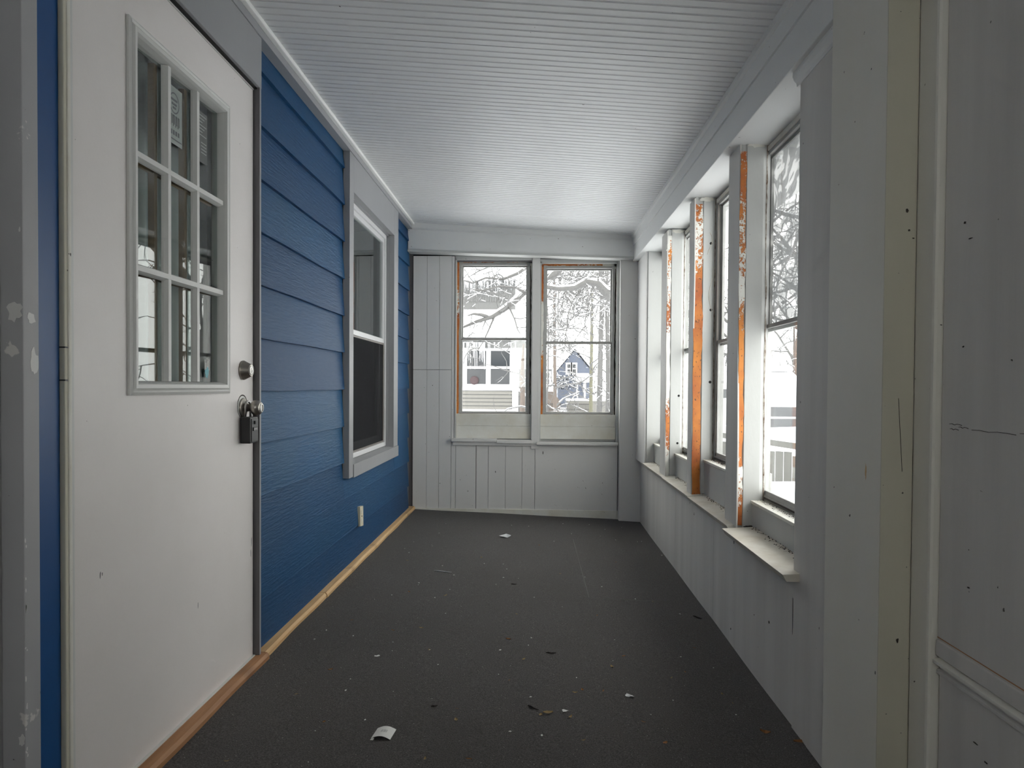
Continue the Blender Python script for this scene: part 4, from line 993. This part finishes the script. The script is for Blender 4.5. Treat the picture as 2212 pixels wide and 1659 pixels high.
for k, (px, py, L, an, lb_) in enumerate(((1152, 1531, .045, -0.7, 'dark twig angled across the carpet left of the tan leaf'), (938, 1527, .022, 0.3, 'short dark twig left of centre on the near carpet'), (1190, 1412, .040, 0.05, 'straight dark twig lying crosswise mid carpet'), (1110, 1263, .030, 0.0, 'dark bark sliver on the carpet below the end windows'), (1507, 1335, .05, -0.9, 'dark twig near the foot of the knee wall'))):
    q = on_floor(px, py); d = Vector((math.cos(an), math.sin(an), 0)); m_ = MB()
    pts = []
    for i in range(5):
        c = q+d*(L*(i/4-0.5))+Vector((0, 0.002*math.sin(i*2), 0)); pts.append((c.x, c.y, zf(c.x, c.y)+0.0035))
    m_.tube(pts, [0.0015, 0.003, 0.0026, 0.0022, 0.001], 6)
    tag(m_.build('twig', 'twig_dark'), lb_, 'twig')
chip0 = None
for k in range(70):
    if k < 14: px, py = ((757, 1468), (928, 1405), (1080, 1405), (1141, 1395), (1148, 1379), (1470, 1420), (1245, 1465), (905, 1260), (980, 1243), (1046, 1218), (1430, 1200), (1386, 1170), (1170, 1590), (1590, 1545))[k]
    else:
        X = R.uniform(-0.9, 0.72); Y = R.uniform(1.75, 5.2); px = None
    if px is not None: q = on_floor(px, py)
    else: q = Vector((X, Y, zf(X, Y)))
    if chip0 is None:
        m_ = MB(); m_.prism([(-.003, -.002, 0), (.002, -.003, 0), (.004, .001, 0), (0, .003, 0)], [(-.003, -.002, .0012), (.002, -.003, .001), (.004, .001, .0016), (0, .003, .001)])
        chip0 = m_.build('paint_chip', 'paper'); o = chip0
    else:
        o = chip0.copy(); COL.objects.link(o)
    o.location = q+Vector((0, 0, 0.0016)); o.rotation_euler = (0, 0, R.uniform(0, 6.28)); s_ = R.uniform(0.35, 1.1) if k >= 14 else R.uniform(0.8, 1.3); o.scale = (s_*R.uniform(.6, 1.4), s_, 1)
    tag(o, 'tiny white paint chip scattered on the charcoal carpet', 'paint chip', 'paint chips on the carpet')

# ------------------------------------------------------------------ outdoors
def gz(x, y):
    z = -0.42+0.10*math.sin(0.35*x+1)*math.cos(0.3*y)+0.06*math.sin(1.1*x)*math.sin(0.9*y+1)
    z += 0.42*math.exp(-((x-3.4)**2/1.5+(y-8.2)**2/3.0))       # drift by the fence
    z += 0.62*math.exp(-((y-15.2)**2/1.2))*min(1, max(0, (x-2.2)/1.5))     # ploughed bank by the road
    z += 0.18*math.exp(-((x+0.9)**2/4+(y-14.5)**2/2.0))
    return z
vs = []; NX, NY = 120, 120
gxs = [-28+ (i/NX)**1.0*66 for i in range(NX+1)]; gys = [-14+94*(j/NY)**1.35 for j in range(NY+1)]
for y in gys:
    for x in gxs: vs.append((x, y, gz(x, y)))
fs = [(j*(NX+1)+i, j*(NX+1)+i+1, (j+1)*(NX+1)+i+1, (j+1)*(NX+1)+i) for j in range(NY) for i in range(NX)]
tag(MB().add(vs, fs).build('snow_ground', 'snow', smooth=True), 'deep fresh snow covering the yard and street', 'ground', kind='structure')

def lapwall(par, x0, x1, y, z0, z1, n, mat, nm='siding_board'):
    h = (z1-z0)/n
    for k in range(n):
        a, b = z0+k*h, z0+(k+1)*h
        b -= 0.016
        MB().prism([(x0, y, a), (x0, y-0.035, a), (x0, y-0.010, b), (x0, y, b)], [(x1, y, a), (x1, y-0.035, a), (x1, y-0.010, b), (x1, y, b)]).build(nm, mat, par)
def X2(px, Y): return (at(px, 835, Y)).x
def Z2(py, Y, px=1060): return (at(px, py, Y)).z
def house_window(par, x0, x1, z0, z1, y, tw=0.07, upper='house_glass', lower='house_inside', depth=0.05):
    m_ = MB(); m_.box(x0-tw, x0, y-depth, y, z0-tw, z1+tw); m_.box(x1, x1+tw, y-depth, y, z0-tw, z1+tw); m_.box(x0, x1, y-depth, y, z1, z1+tw); m_.box(x0, x1, y-depth, y, z0-tw, z0)
    zm = (z0+z1)/2; m_.box(x0, x1, y-depth*0.8, y, zm-0.035, zm+0.035)
    f_ = m_.build('window_casing', 'house_white', par)
    box(x0, x1, y-0.012, y-0.004, zm+0.03, z1).build('pane', upper, f_)
    box(x0, x1, y-0.022, y-0.014, z0, zm-0.03).build('pane', lower, f_)
    return f_
# beige neighbour house
HY = 20.0
nb = tag(empty('neighbour_house', (X2(1050, HY), HY, gz(-1.5, HY))), 'beige neighbour house with white trim, icicles and snowy roofs', 'house')
xr_, xl_ = X2(1116, HY), -6.6
zb, zw0, zt_ = Z2(884, HY), Z2(842, HY), Z2(744, HY)
box(xl_, xr_, HY, HY+2.5, -1.0, zt_).build('porch_wall', 'house_white', nb)
box(xl_, X2(1107, HY), HY-0.006, HY, zb, zw0-0.02).build('lap_shade_backing', 'car_grey', nb)  # dark sheet between boards stands in for the shade under the laps
lapwall(nb, xl_, X2(1107, HY), HY, zb, zw0-0.02, 5, 'beige')
box(X2(1107, HY), xr_, HY-0.04, HY, -0.8, zt_).build('corner_board', 'house_white', nb)
box(xl_, xr_, HY-0.05, HY, zw0-0.02, zw0+0.10).build('belt_board', 'house_white', nb)
house_window(nb, X2(1009, HY), X2(1050, HY), Z2(830, HY), Z2(758, HY), HY-0.02, 0.068, 'house_inside', 'house_inside')
house_window(nb, X2(1060, HY), X2(1101, HY), Z2(830, HY), Z2(758, HY), HY-0.02, 0.068)
house_window(nb, X2(950, HY), X2(992, HY), Z2(830, HY), Z2(758, HY), HY-0.02, 0.068)
MB().lathe((X2(1025, HY), HY-0.05, Z2(822, HY)), (0, -1, 0), [(0, 0.13), (0.05, 0.13), (0.07, 0.09), (0.071, 0.001)], 16).build('wreath', 'wreath', nb)
# soffit slats under the porch roof
for k in range(26):
    x = xl_+(xr_-xl_+0.3)*k/26
    box(x, x+0.30, HY-0.42+0.01*(k % 2), HY-0.40, Z2(753, HY), Z2(738, HY)).build('eave_board', 'house_grey', nb)
# snowy lower roof and upper wall with icicles
def slab(y0, z0, y1, z1, x0, x1, t, mat, nm, par): 
    return MB().hexa([(x0, y0, z0), (x1, y0, z0), (x1, y1, z1), (x0, y1, z1), (x0, y0, z0+t), (x1, y0, z0+t), (x1, y1, z1+t), (x0, y1, z1+t)]).build(nm, mat, par, 0.04)
slab(HY-0.55, Z2(738, HY), HY+3.0, Z2(738, HY)+1.15, xl_-0.3, xr_+0.35, 0.16, 'snow', 'roof_snow', nb)
UY = HY+3.0
zu0, zu1 = Z2(652, UY), Z2(612, UY)
box(xl_, X2(1112, UY), UY, UY+0.1, -0.5, zu1+0.5).build('upper_wall', 'house_grey', nb)
nbx0, nbx1 = X2(960, UY), X2(1112, UY)
for k in range(30):
    x = nbx0+(nbx1-nbx0)*k/30
    box(x+0.004, x+(nbx1-nbx0)/30-0.004, UY-0.02-0.01*(k % 2), UY+0.0, zu0, zu1+0.1).build('wall_batten', 'house_grey', nb)
slab(UY-0.7, zu1-0.02, UY+3.6, zu1+1.9, xl_, X2(1112, UY)+0.4, 0.30, 'snow', 'roof_snow', nb)
ic = MB(); r_ = random.Random(8)
for k in range(70):
    x = r_.uniform(X2(1000, UY), X2(1108, UY)); L_ = r_.uniform(0.05, 0.42)**1.0; ic.tube([(x, UY-0.66, zu1+0.02), (x, UY-0.66, zu1-L_)], [0.014, 0.002], 5)
for k in range(36):
    x = r_.uniform(X2(1000, HY), X2(1052, HY)) if k < 26 else r_.uniform(X2(1052, HY), xr_); L_ = r_.uniform(0.1, 0.8) if k < 26 else r_.uniform(.05, .25); ic.tube([(x, HY-0.5, Z2(742, HY)), (x+0.01, HY-0.5, Z2(742, HY)-L_)], [0.022, 0.003], 5)
ic.build('icicles', 'ice', nb, kind='stuff')
# side steps rail right of the house
rl = tag(empty('stair_railing', (X2(1122, 19), 19, -0.5)), 'snow-capped white stair railing right of the beige house', 'railing')
for k in range(7):
    px = 1121+3.2*k; py = 845+2.6*k
    box(X2(px, 19)-0.012, X2(px, 19)+0.012, 19, 19.03, -0.7, Z2(py, 19)).build('baluster', 'fence_dark', rl)
m_ = MB().hexa([(X2(1118, 19), 18.95, Z2(842, 19)), (X2(1146, 19), 18.95, Z2(864, 19)), (X2(1146, 19), 19.06, Z2(864, 19)), (X2(1118, 19), 19.06, Z2(842, 19)), (X2(1118, 19), 18.95, Z2(836, 19)), (X2(1146, 19), 18.95, Z2(857, 19)), (X2(1146, 19), 19.06, Z2(857, 19)), (X2(1118, 19), 19.06, Z2(836, 19))])
m_.build('handrail', 'house_white', rl)

# blue house in the middle distance
BY = 42.0
bh = tag(empty('blue_house', (X2(1240, BY), BY, gz(3, BY))), 'small blue gabled house with white window and snowy roof', 'house')
bx0, bx1, bxc = X2(1205, BY), X2(1276, BY), X2(1241, BY); bz0, bze, bzp = Z2(860, BY, 1240), Z2(800, BY, 1240), Z2(757, BY, 1240)
MB().prism([(bx0, BY, -1), (bx1, BY, -1), (bx1, BY, bze), (bxc, BY, bzp), (bx0, BY, bze)], [(bx0, BY+7, -1), (bx1, BY+7, -1), (bx1, BY+7, bze), (bxc, BY+7, bzp), (bx0, BY+7, bze)]).build('house_body', 'house_blue', bh)
for (xa, za, xb, zb_) in ((bx0-0.25, bze-0.15, bxc, bzp+0.12), (bxc, bzp+0.12, bx1+0.25, bze-0.15)):
    MB().hexa([(xa, BY-0.3, za), (xb, BY-0.3, zb_), (xb, BY+7, zb_), (xa, BY+7, za), (xa, BY-0.3, za+0.22), (xb, BY-0.3, zb_+0.22), (xb, BY+7, zb_+0.22), (xa, BY+7, za+0.22)]).build('roof_snow', 'snow', bh)
house_window(bh, X2(1225, BY), X2(1232, BY), Z2(806, BY, 1230), Z2(787, BY, 1230), BY-0.02, 0.10)
house_window(bh, X2(1236, BY), X2(1243, BY), Z2(806, BY, 1230), Z2(787, BY, 1230), BY-0.02, 0.10)
pz = Z2(825, BY, 1250)
box(X2(1241, BY), X2(1272, BY), BY-1.6, BY, pz-0.04, pz+0.08).build('porch_roof', 'house_white', bh)
MB().hexa([(X2(1239, BY), BY-1.7, pz+0.08), (X2(1273, BY), BY-1.7, pz+0.08), (X2(1273, BY), BY, pz+0.08), (X2(1239, BY), BY, pz+0.08), (X2(1242, BY), BY-1.5, pz+0.40), (X2(1270, BY), BY-1.5, pz+0.40), (X2(1271, BY), BY, pz+0.55), (X2(1241, BY), BY, pz+0.55)]).build('porch_snow', 'snow', bh)
for px in (1242, 1258): box(X2(px, BY), X2(px, BY)+0.10, BY-1.5, BY-1.4, -1, pz).build('porch_post', 'house_white', bh)
box(X2(1259, BY), X2(1262, BY), BY-0.06, BY, Z2(847, BY, 1260), Z2(828, BY, 1260)).build('door_casing', 'house_white', bh)
# low house at its left
LH = 36.0
lh = tag(empty('low_house', (X2(1150, LH), LH, gz(0, LH))), 'pale low house with broad snowy roof left of the blue house', 'house')
MB().prism([(X2(1120, LH), LH, -1), (X2(1192, LH), LH, -1), (X2(1192, LH), LH, Z2(797, LH, 1180)), (X2(1120, LH), LH, Z2(797, LH, 1180))], [(X2(1120, LH), LH+5, -1), (X2(1192, LH), LH+5, -1), (X2(1192, LH), LH+5, Z2(797, LH, 1180)), (X2(1120, LH), LH+5, Z2(797, LH, 1180))]).build('house_body', 'house_grey', lh)
slab(LH-0.6, Z2(797, LH, 1180), LH+4, Z2(750, LH, 1180), X2(1115, LH), X2(1197, LH), 0.25, 'snow', 'roof_snow', lh)
house_window(lh, X2(1176, LH), X2(1186, LH), Z2(830, LH, 1180), Z2(806, LH, 1180), LH-0.02, 0.10)
# dark shrubs before the blue house
def shrub(cx, cy, cz, rx, rz, seed, label, mat='needles'):
    r_ = random.Random(seed); m_ = MB(); s_ = MB()
    for k in range(260):
        t = r_.uniform(0, 6.28); rr = r_.random()**0.5; z = r_.uniform(0, 1)
        wx = rx*rr*(1-z*0.3); a = Vector((cx+wx*math.cos(t), cy+wx*math.sin(t)*0.6, cz+rz*z)); b = a+Vector((r_.gauss(0, rx*0.16), r_.gauss(0, rx*0.16), r_.uniform(0.02, 0.2)*rz))
        m_.tube([a, b], [rx*0.035, rx*0.008], 4)
        if k % 3 == 0: s_.tube([b-Vector((rx*0.08, 0, 0)), b+Vector((rx*0.08, 0, 0.01))], rx*0.035, 4)
    e = tag(empty('shrub', (cx, cy, cz)), label, 'shrub')
    m_.build('foliage', mat, e, kind='stuff'); s_.build('snow', 'snow', e, kind='stuff'); return e
shrub(X2(1214, 38), 38, Z2(842, 38, 1210), 0.50, 0.75, 3, 'dark snowy evergreen hedge before the blue house, left half')
shrub(X2(1240, 38), 38, Z2(838, 38, 1210), 0.30, 0.62, 4, 'dark snowy evergreen hedge before the blue house, right half')
# dark picket fence
pf = tag(empty('iron_fence', (X2(1210, 24), 24, -0.5)), 'dark low iron picket fence in the snow', 'fence')
for k in range(34):
    px = 1172+3.0*k; box(X2(px, 24)-0.008, X2(px, 24)+0.008, 24, 24.02, -0.9, Z2(871, 24, 1210)).build('picket', 'fence_dark', pf)
for py in (873, 884): box(X2(1168, 24), X2(1276, 24), 23.99, 24.03, Z2(py, 24, 1210)-0.012, Z2(py, 24, 1210)+0.012).build('fence_rail', 'fence_dark', pf)
# retaining wall and brown shed
box_ = tag(box(X2(1225, 30), X2(1310, 30), 30, 30.4, -1, Z2(866, 30, 1260)).build('retaining_wall', 'beige'), 'low tan retaining wall capped with snow', 'wall')
box(X2(1223, 30), X2(1312, 30), 29.95, 30.45, Z2(866, 30, 1260), Z2(861, 30, 1260)).build('snow_cap', 'snow', box_, 0.03)
sd = tag(empty('shed', (X2(1192, 28), 28, -0.5)), 'small reddish shed roof left of the brown trunk', 'shed')
MB().prism([(X2(1174, 28), 28, -1), (X2(1210, 28), 28, -1), (X2(1210, 28), 28, Z2(866, 28, 1190)), (X2(1195, 28), 28, Z2(846, 28, 1190)), (X2(1174, 28), 28, Z2(846, 28, 1190))], [(X2(1174, 28), 30, -1), (X2(1210, 28), 30, -1), (X2(1210, 28), 30, Z2(866, 28, 1190)), (X2(1195, 28), 30, Z2(846, 28, 1190)), (X2(1174, 28), 30, Z2(846, 28, 1190))]).build('shed_body', 'bark_brown', sd)
slab(27.8, Z2(846, 28, 1190), 30, Z2(842, 28, 1190), X2(1172, 28), X2(1196, 28), 0.12, 'snow', 'roof_snow', sd)
# snow mounds
def mound(cx, cy, rx, rz, label):
    m_ = MB(); n, k = 18, 7; vs = []
    for j in range(k+1):
        a = math.pi/2*j/k
        for i in range(n):
            t = 2*math.pi*i/n; q = 1+0.10*math.sin(3*t+cx)+0.06*math.sin(5*t+cy)
            vs.append((cx+rx*q*math.cos(a)*math.cos(t), cy+rx*0.7*q*math.cos(a)*math.sin(t), gz(cx, cy)-0.1+(rz+0.1)*math.sin(a)))
    fs = [(j*n+i, j*n+(i+1) % n, (j+1)*n+(i+1) % n, (j+1)*n+i) for j in range(k) for i in range(n)]
    return tag(m_.add(vs, fs).build('snow_mound', 'snow', smooth=True), label, 'snow mound')
mound(X2(1232, 15), 15, 0.36, 0.13, 'rounded snow mound before the iron fence')
mound(X2(1310, 14), 14, 0.70, 0.20, 'broad snow mound at the right of the end window view')
mound(X2(1180, 17), 17, 0.45, 0.10, 'low snow mound left before the iron fence')

# trees
def chain(p, d, L, r, r_, droop, steps=7, wob=0.22):
    pts = [Vector(p)]; d = Vector(d).normalized()
    for i in range(steps):
        d = (d+Vector((r_.gauss(0, wob), r_.gauss(0, wob), r_.gauss(0, wob)-droop))).normalized(); pts.append(pts[-1]+d*(L/steps))
    return pts, [r*(1-0.8*i/steps) for i in range(steps+1)]
def fill(limbs, r_, per_m, levels, lens, rads, droop, keep=None):
    """limbs: [(pts, radii)] -> list per level of generated chains"""
    out = [list(limbs)]
    cur = list(limbs)
    for lv in range(levels):
        nxt = []
        for pts, rad in cur:
            total = sum((pts[i+1]-pts[i]).length for i in range(len(pts)-1))
            for _ in range(int(total*per_m[lv]+r_.random())):
                i = r_.randrange(0, len(pts)-1); t = r_.random(); p = pts[i].lerp(pts[i+1], t); ax = (pts[i+1]-pts[i]).normalized()
                side = Vector((r_.gauss(0, 1), r_.gauss(0, 0.7), r_.gauss(0.15, 1))); side = (side-ax*side.dot(ax)).normalized()
                d = ax*r_.uniform(0.1, 0.8)+side
                nxt.append(chain(p, d, lens[lv]*r_.uniform(0.5, 1.3), rads[lv]*r_.uniform(0.7, 1.2), r_, droop[lv]))
        out.append(nxt); cur = nxt
    return out
def tree(name, label, base, limbs, seed, per_m, lens, rads, droop, bark='bark', snow=0.5, sides=6):
    r_ = random.Random(seed)
    lv = fill([([Vector(q) for q in l[0]], l[1]) for l in limbs], r_, per_m, len(per_m), lens, rads, droop)
    e = tag(empty(name, base), label, 'tree')
    tk = MB(); tw = MB(); sn = MB()
    for k, chains in enumerate(lv):
        for pts, rad in chains:
            (tk if k == 0 else tw).tube(pts, rad, sides if k == 0 else (4 if k == 1 else 3), cap=(k == 0))
            if k <= 2 and r_.random() < snow:
                for i in range(len(pts)-1):
                    d = pts[i+1]-pts[i]
                    if d.length and abs(d.z)/d.length < 0.75 and r_.random() < 0.8:
                        ra, rb = rad[i]*0.75, rad[i+1]*0.75
                        sn.tube([pts[i]+Vector((0, 0, rad[i]*0.75)), pts[i+1]+Vector((0, 0, rad[i+1]*0.75))], [max(ra, 0.004), max(rb, 0.004)], 4, cap=False)
    tk.build('trunk', bark, e, smooth=True); tw.build('twigs', 'twigs', e, kind='stuff')
    if sn.v: sn.build('snow', 'snow', e, kind='stuff')
    return e
def A(*t): return [at(px, py, Y) for px, py, Y in t]
# big tree whose limbs sweep across both end windows
t1 = [(A((1420, 900, 11), (1412, 760, 11), (1395, 660, 10.8)), [0.22, 0.19, 0.15]),
      (A((1395, 665, 10.8), (1345, 632, 10.4), (1315, 640, 10.2), (1290, 612, 10), (1266, 608, 10), (1240, 622, 9.9), (1205, 624, 9.8), (1172, 618, 9.6), (1140, 612, 9.4)), [0.13, 0.10, 0.08, 0.055, 0.05, 0.042, 0.036, 0.03, 0.02]),
      (A((1200, 590, 9.8), (1150, 612, 9.6), (1112, 650, 9.4), (1088, 668, 9.3), (1062, 684, 9.2), (1030, 694, 9.1), (992, 710, 9.0)), [0.06, 0.055, 0.05, 0.042, 0.034, 0.026, 0.016]),
      (A((1395, 665, 10.8), (1360, 590, 10.4), (1300, 540, 10), (1230, 520, 10), (1200, 590, 9.8)), [0.12, 0.10, 0.08, 0.07, 0.06]),
      (A((1058, 686, 9.2), (1040, 680, 9.1), (1022, 678, 9.0), (1010, 682, 9)), [0.03, 0.022, 0.014, 0.008]),
      (A((1160, 560, 9.9), (1120, 590, 9.6), (1085, 604, 9.5), (1050, 600, 9.4), (1020, 612, 9.3), (990, 602, 9.2)), [0.030, 0.024, 0.018, 0.014, 0.010, 0.006]),
      (A((1150, 640, 9.5), (1115, 622, 9.4), (1080, 618, 9.3), (1040, 628, 9.3), (1004, 622, 9.2)), [0.022, 0.017, 0.013, 0.009, 0.005]),
      (A((1090, 540, 9.4), (1060, 575, 9.4), (1035, 585, 9.4), (1010, 600, 9.4)), [0.016, 0.012, 0.009, 0.005]),
      (A((1100, 664, 9.3), (1112, 690, 9.2), (1118, 712, 9.2), (1130, 730, 9.2)), [0.012, 0.010, 0.007, 0.004]),
      (A((1068, 684, 9.2), (1056, 712, 9.2), (1044, 738, 9.2), (1030, 760, 9.2)), [0.014, 0.011, 0.008, 0.005])]
tree('maple_tree', 'large snow-laden tree whose limbs cross both end windows', (2.0, 11, -0.4), t1, 3, [5.5, 5.0, 4.0], [0.65, 0.36, 0.18], [0.011, 0.0085, 0.0065], [0.05, 0.05, 0.03], snow=0.55)
# thicket of drooping growth behind the right end window
lim = []
r2 = random.Random(12)
for k in range(18):                     # long arching stems that droop to the left
    Y = r2.uniform(12.5, 16.5); x = 1356-8.5*k+r2.uniform(-8, 8); y_ = 560+r2.uniform(-30, 40); pts = []
    dx, dy = -r2.uniform(6, 20), r2.uniform(2, 12)
    for i in range(8):
        pts.append((x, min(y_, 742), Y)); x += dx+r2.uniform(-5, 5); y_ += dy+r2.uniform(-4, 4); dy += r2.uniform(3, 6.5); dx *= 0.88
    lim.append((A(*pts), [0.022*(1-0.1*i) for i in range(8)]))
for k in range(2):
    px = 1186+130*k+r2.uniform(-9, 9); Y = r2.uniform(15, 18)
    lim.append((A((px, 900, Y), (px+4, 800, Y), (px+r2.uniform(-8, 12), 700, Y), (px+r2.uniform(-12, 16), 600, Y)), [0.024, 0.02, 0.016, 0.01]))
tree('thicket', 'dense thicket of bare arching snowy branches behind the right end window', (1.6, 15, -0.4), lim, 5, [6.0, 5.0, 3.0], [0.7, 0.45, 0.28], [0.015, 0.012, 0.009], [0.07, 0.06, 0.04], snow=0.5, sides=5)
def trunk_tree(px, Y, w_, label, bark, seed, lean=0, dens=1.6, short=False):
    q = [(px, 905, Y), (px+1, 860, Y), (px, 815, Y), (px+lean*0.5, 775, Y), (px+lean, 742, Y)] if short else [(px, 905, Y), (px+lean*0.3, 800, Y), (px+lean*0.6, 700, Y), (px+lean, 580, Y), (px+lean*1.2, 400, Y)]
    tree('tree', label, tuple(at(px, 905, Y)), [(A(*q), [w_, w_*0.9, w_*0.8, w_*0.6, w_*0.3])], seed, [dens, 2.5, 2.5], [1.5, 0.7, 0.35], [0.03, 0.016, 0.012], [0.0, 0.04, 0.04], bark, 0.5, 8)
trunk_tree(1199, 18, 0.048, 'slim brown tree trunk left of the blue house', 'bark_brown', 21, -2)
trunk_tree(1276, 22, 0.062, 'yellow-barked trunk at the right edge of the blue house', 'bark_yellow', 22, 4)
trunk_tree(1294, 20, 0.085, 'grey trunk right of the yellow-barked tree', 'bark', 23, 8)
trunk_tree(1315, 26, 0.10, 'dark grey trunk at the right of the end window', 'bark', 24, -5)
trunk_tree(1128, 18.3, 0.075, 'brown trunk just right of the beige house', 'bark_brown', 25, 3, 1.0, True)
trunk_tree(1140, 17.2, 0.045, 'thin brown trunk by the snow-capped stair railing', 'bark_brown', 26, 4, 1.0, True)
# trees beyond the right windows
def big(x, y, h, w_, seed, label, dens=1.3):
    r_ = random.Random(seed); base = Vector((x, y, gz(x, y)-0.1)); lim = []
    pts = [base+Vector((r_.uniform(-.1, .1)*i, r_.uniform(-.1, .1)*i, h*i/6)) for i in range(7)]
    lim.append((pts, [w_*(1-0.13*i) for i in range(7)]))
    for k in range(12):
        p = pts[2+k % 5]; t = r_.uniform(0, 6.28); c, rd = chain(p, (math.cos(t), math.sin(t), 0.55), h*0.55, w_*0.34, r_, -0.01, 7, 0.16); lim.append((c, rd))
    tree('tree', label, tuple(base), lim, seed, [dens, 3.0, 2.4], [1.5, 0.75, 0.4], [0.035, 0.017, 0.012], [0.02, 0.03, 0.03], 'bark', 0.5, 8)
big(6.3, 12.2, 6.5, 0.20, 31, 'snow-streaked yard tree seen through the nearest right window')
big(9.5, 30, 8, 0.22, 32, 'street tree behind the white van')
big(7.0, 5.2, 6, 0.18, 33, 'yard tree out beyond the row of right windows')
big(13, 1.0, 8, 0.25, 34, 'tree across the street opposite the white door')
big(8.5, 22, 7, 0.14, 35, 'slender snowy tree left of the white van')
big(13, 12, 8, 0.2, 36, 'wide bare tree beyond the fence')

# board fence by the drift
fn = tag(empty('board_fence', (2.9, 8.4, -0.2)), 'weathered board fence half buried in the drift beyond the nearest window', 'fence')
fa, fb = Vector((2.35, 9.3, 0)), Vector((3.35, 8.05, 0)); fd = (fb-fa).normalized(); fn_ = Vector((-fd.y, fd.x, 0))
L_ = (fb-fa).length; nb_ = 14
for k in range(nb_+16):
    a = fa+fd*(L_/nb_*k+0.004); b = fa+fd*(L_/nb_*(k+1)-0.006); 
    if 13 <= k <= 14 : continue
    s = fn_*0.010; zt2 = 0.33-0.012*k+0.02*math.sin(k*2.1)
    MB().hexa([(a.x, a.y, -0.6), (b.x, b.y, -0.6), (b.x+s.x, b.y+s.y, -0.6), (a.x+s.x, a.y+s.y, -0.6), (a.x, a.y, zt2), (b.x, b.y, zt2), (b.x+s.x, b.y+s.y, zt2), (a.x+s.x, a.y+s.y, zt2)]).build('fence_board', 'fence', fn)
for zc2 in (0.40, ):
    a = fa-fd*0.1; b = fb+fd*1.3; s = fn_*-0.035
    MB().hexa([(a.x, a.y, zc2-0.04), (b.x, b.y, zc2-0.24), (b.x+s.x, b.y+s.y, zc2-0.24), (a.x+s.x, a.y+s.y, zc2-0.04), (a.x, a.y, zc2+0.03), (b.x, b.y, zc2-0.16), (b.x+s.x, b.y+s.y, zc2-0.16), (a.x+s.x, a.y+s.y, zc2+0.03)]).build('fence_rail', 'fence', fn)
    MB().hexa([(a.x-.03, a.y, zc2+0.03), (b.x, b.y, zc2-0.16), (b.x+s.x+.04, b.y+s.y, zc2-0.16), (a.x+s.x+.03, a.y+s.y, zc2+0.03), (a.x, a.y, zc2+0.13), (b.x, b.y, zc2-0.05), (b.x+s.x, b.y+s.y, zc2-0.05), (a.x+s.x, a.y+s.y, zc2+0.13)]).build('snow_cap', 'snow', fn, 0.01)
q = fa+fd*(L_*0.955); box(q.x-0.06, q.x+0.06, q.y-0.06, q.y+0.06, -0.6, 0.36).build('fence_post', 'fence', fn, 0.01)

# white van on the street
VX, VY, VZ = 6.15, 17.2, gz(6.2, 19)-0.02+0.10
va = tag(empty('van', (VX+0.0, VY, VZ)), 'white van with amber marker light parked beyond the snow bank', 'van')
side = [(0, 0.35), (-0.02, 0.62), (0.05, 0.98), (0.75, 1.12), (1.35, 1.72), (1.6, 1.82), (4.6, 1.84), (4.75, 1.0), (4.7, 0.35)]
MB().prism([(VX-0.95, VY+y, VZ+z) for y, z in side], [(VX+0.95, VY+y, VZ+z) for y, z in side]).build('body', 'car_white', va, 0.05)
MB().hexa([(VX-0.80, VY+0.78, VZ+1.16), (VX+0.80, VY+0.78, VZ+1.16), (VX+0.80, VY+0.80, VZ+1.16), (VX-0.80, VY+0.80, VZ+1.16), (VX-0.70, VY+1.28, VZ+1.68), (VX+0.70, VY+1.28, VZ+1.68), (VX+0.70, VY+1.31, VZ+1.68), (VX-0.70, VY+1.31, VZ+1.68)]).build('windscreen', 'snow', va)
box(VX-0.97, VX+0.97, VY-0.12, VY+0.12, VZ+0.34, VZ+0.60).build('bumper', 'car_grey', va, 0.03)
box(VX-0.5, VX+0.5, VY-0.05, VY+0.02, VZ+0.66, VZ+0.90).build('grille', 'car_grey', va, 0.01)
for s in (-1, 1):
    h_ = box(VX+s*0.72-0.18, VX+s*0.72+0.18, VY-0.05, VY+0.03, VZ+0.68, VZ+0.90).build('headlight', 'ice', va, 0.02)
    box(VX+s*0.90-0.05 if s > 0 else VX-0.95, VX+s*0.90+0.05 if s > 0 else VX-0.80, VY-0.07, VY+0.0, VZ+0.60, VZ+0.67).build('marker_light', 'amber', h_)
    box(VX+s*1.10-0.10, VX+s*1.10+0.10, VY+0.85, VY+0.92, VZ+1.10, VZ+1.34).build('side_mirror', 'car_grey', va, 0.02)
    for yy in (0.85, 3.9):
        MB().lathe((VX+s*0.96, VY+yy, VZ+0.30), (-s, 0, 0), [(0, 0.18), (0.01, 0.33), (0.22, 0.33), (0.23, 0.1)], 20).build('wheel', 'tyre', va)
box(VX-0.9, VX+0.9, VY+1.5, VY+4.6, VZ+1.83, VZ+1.98).build('roof_snow', 'snow', va, 0.05)
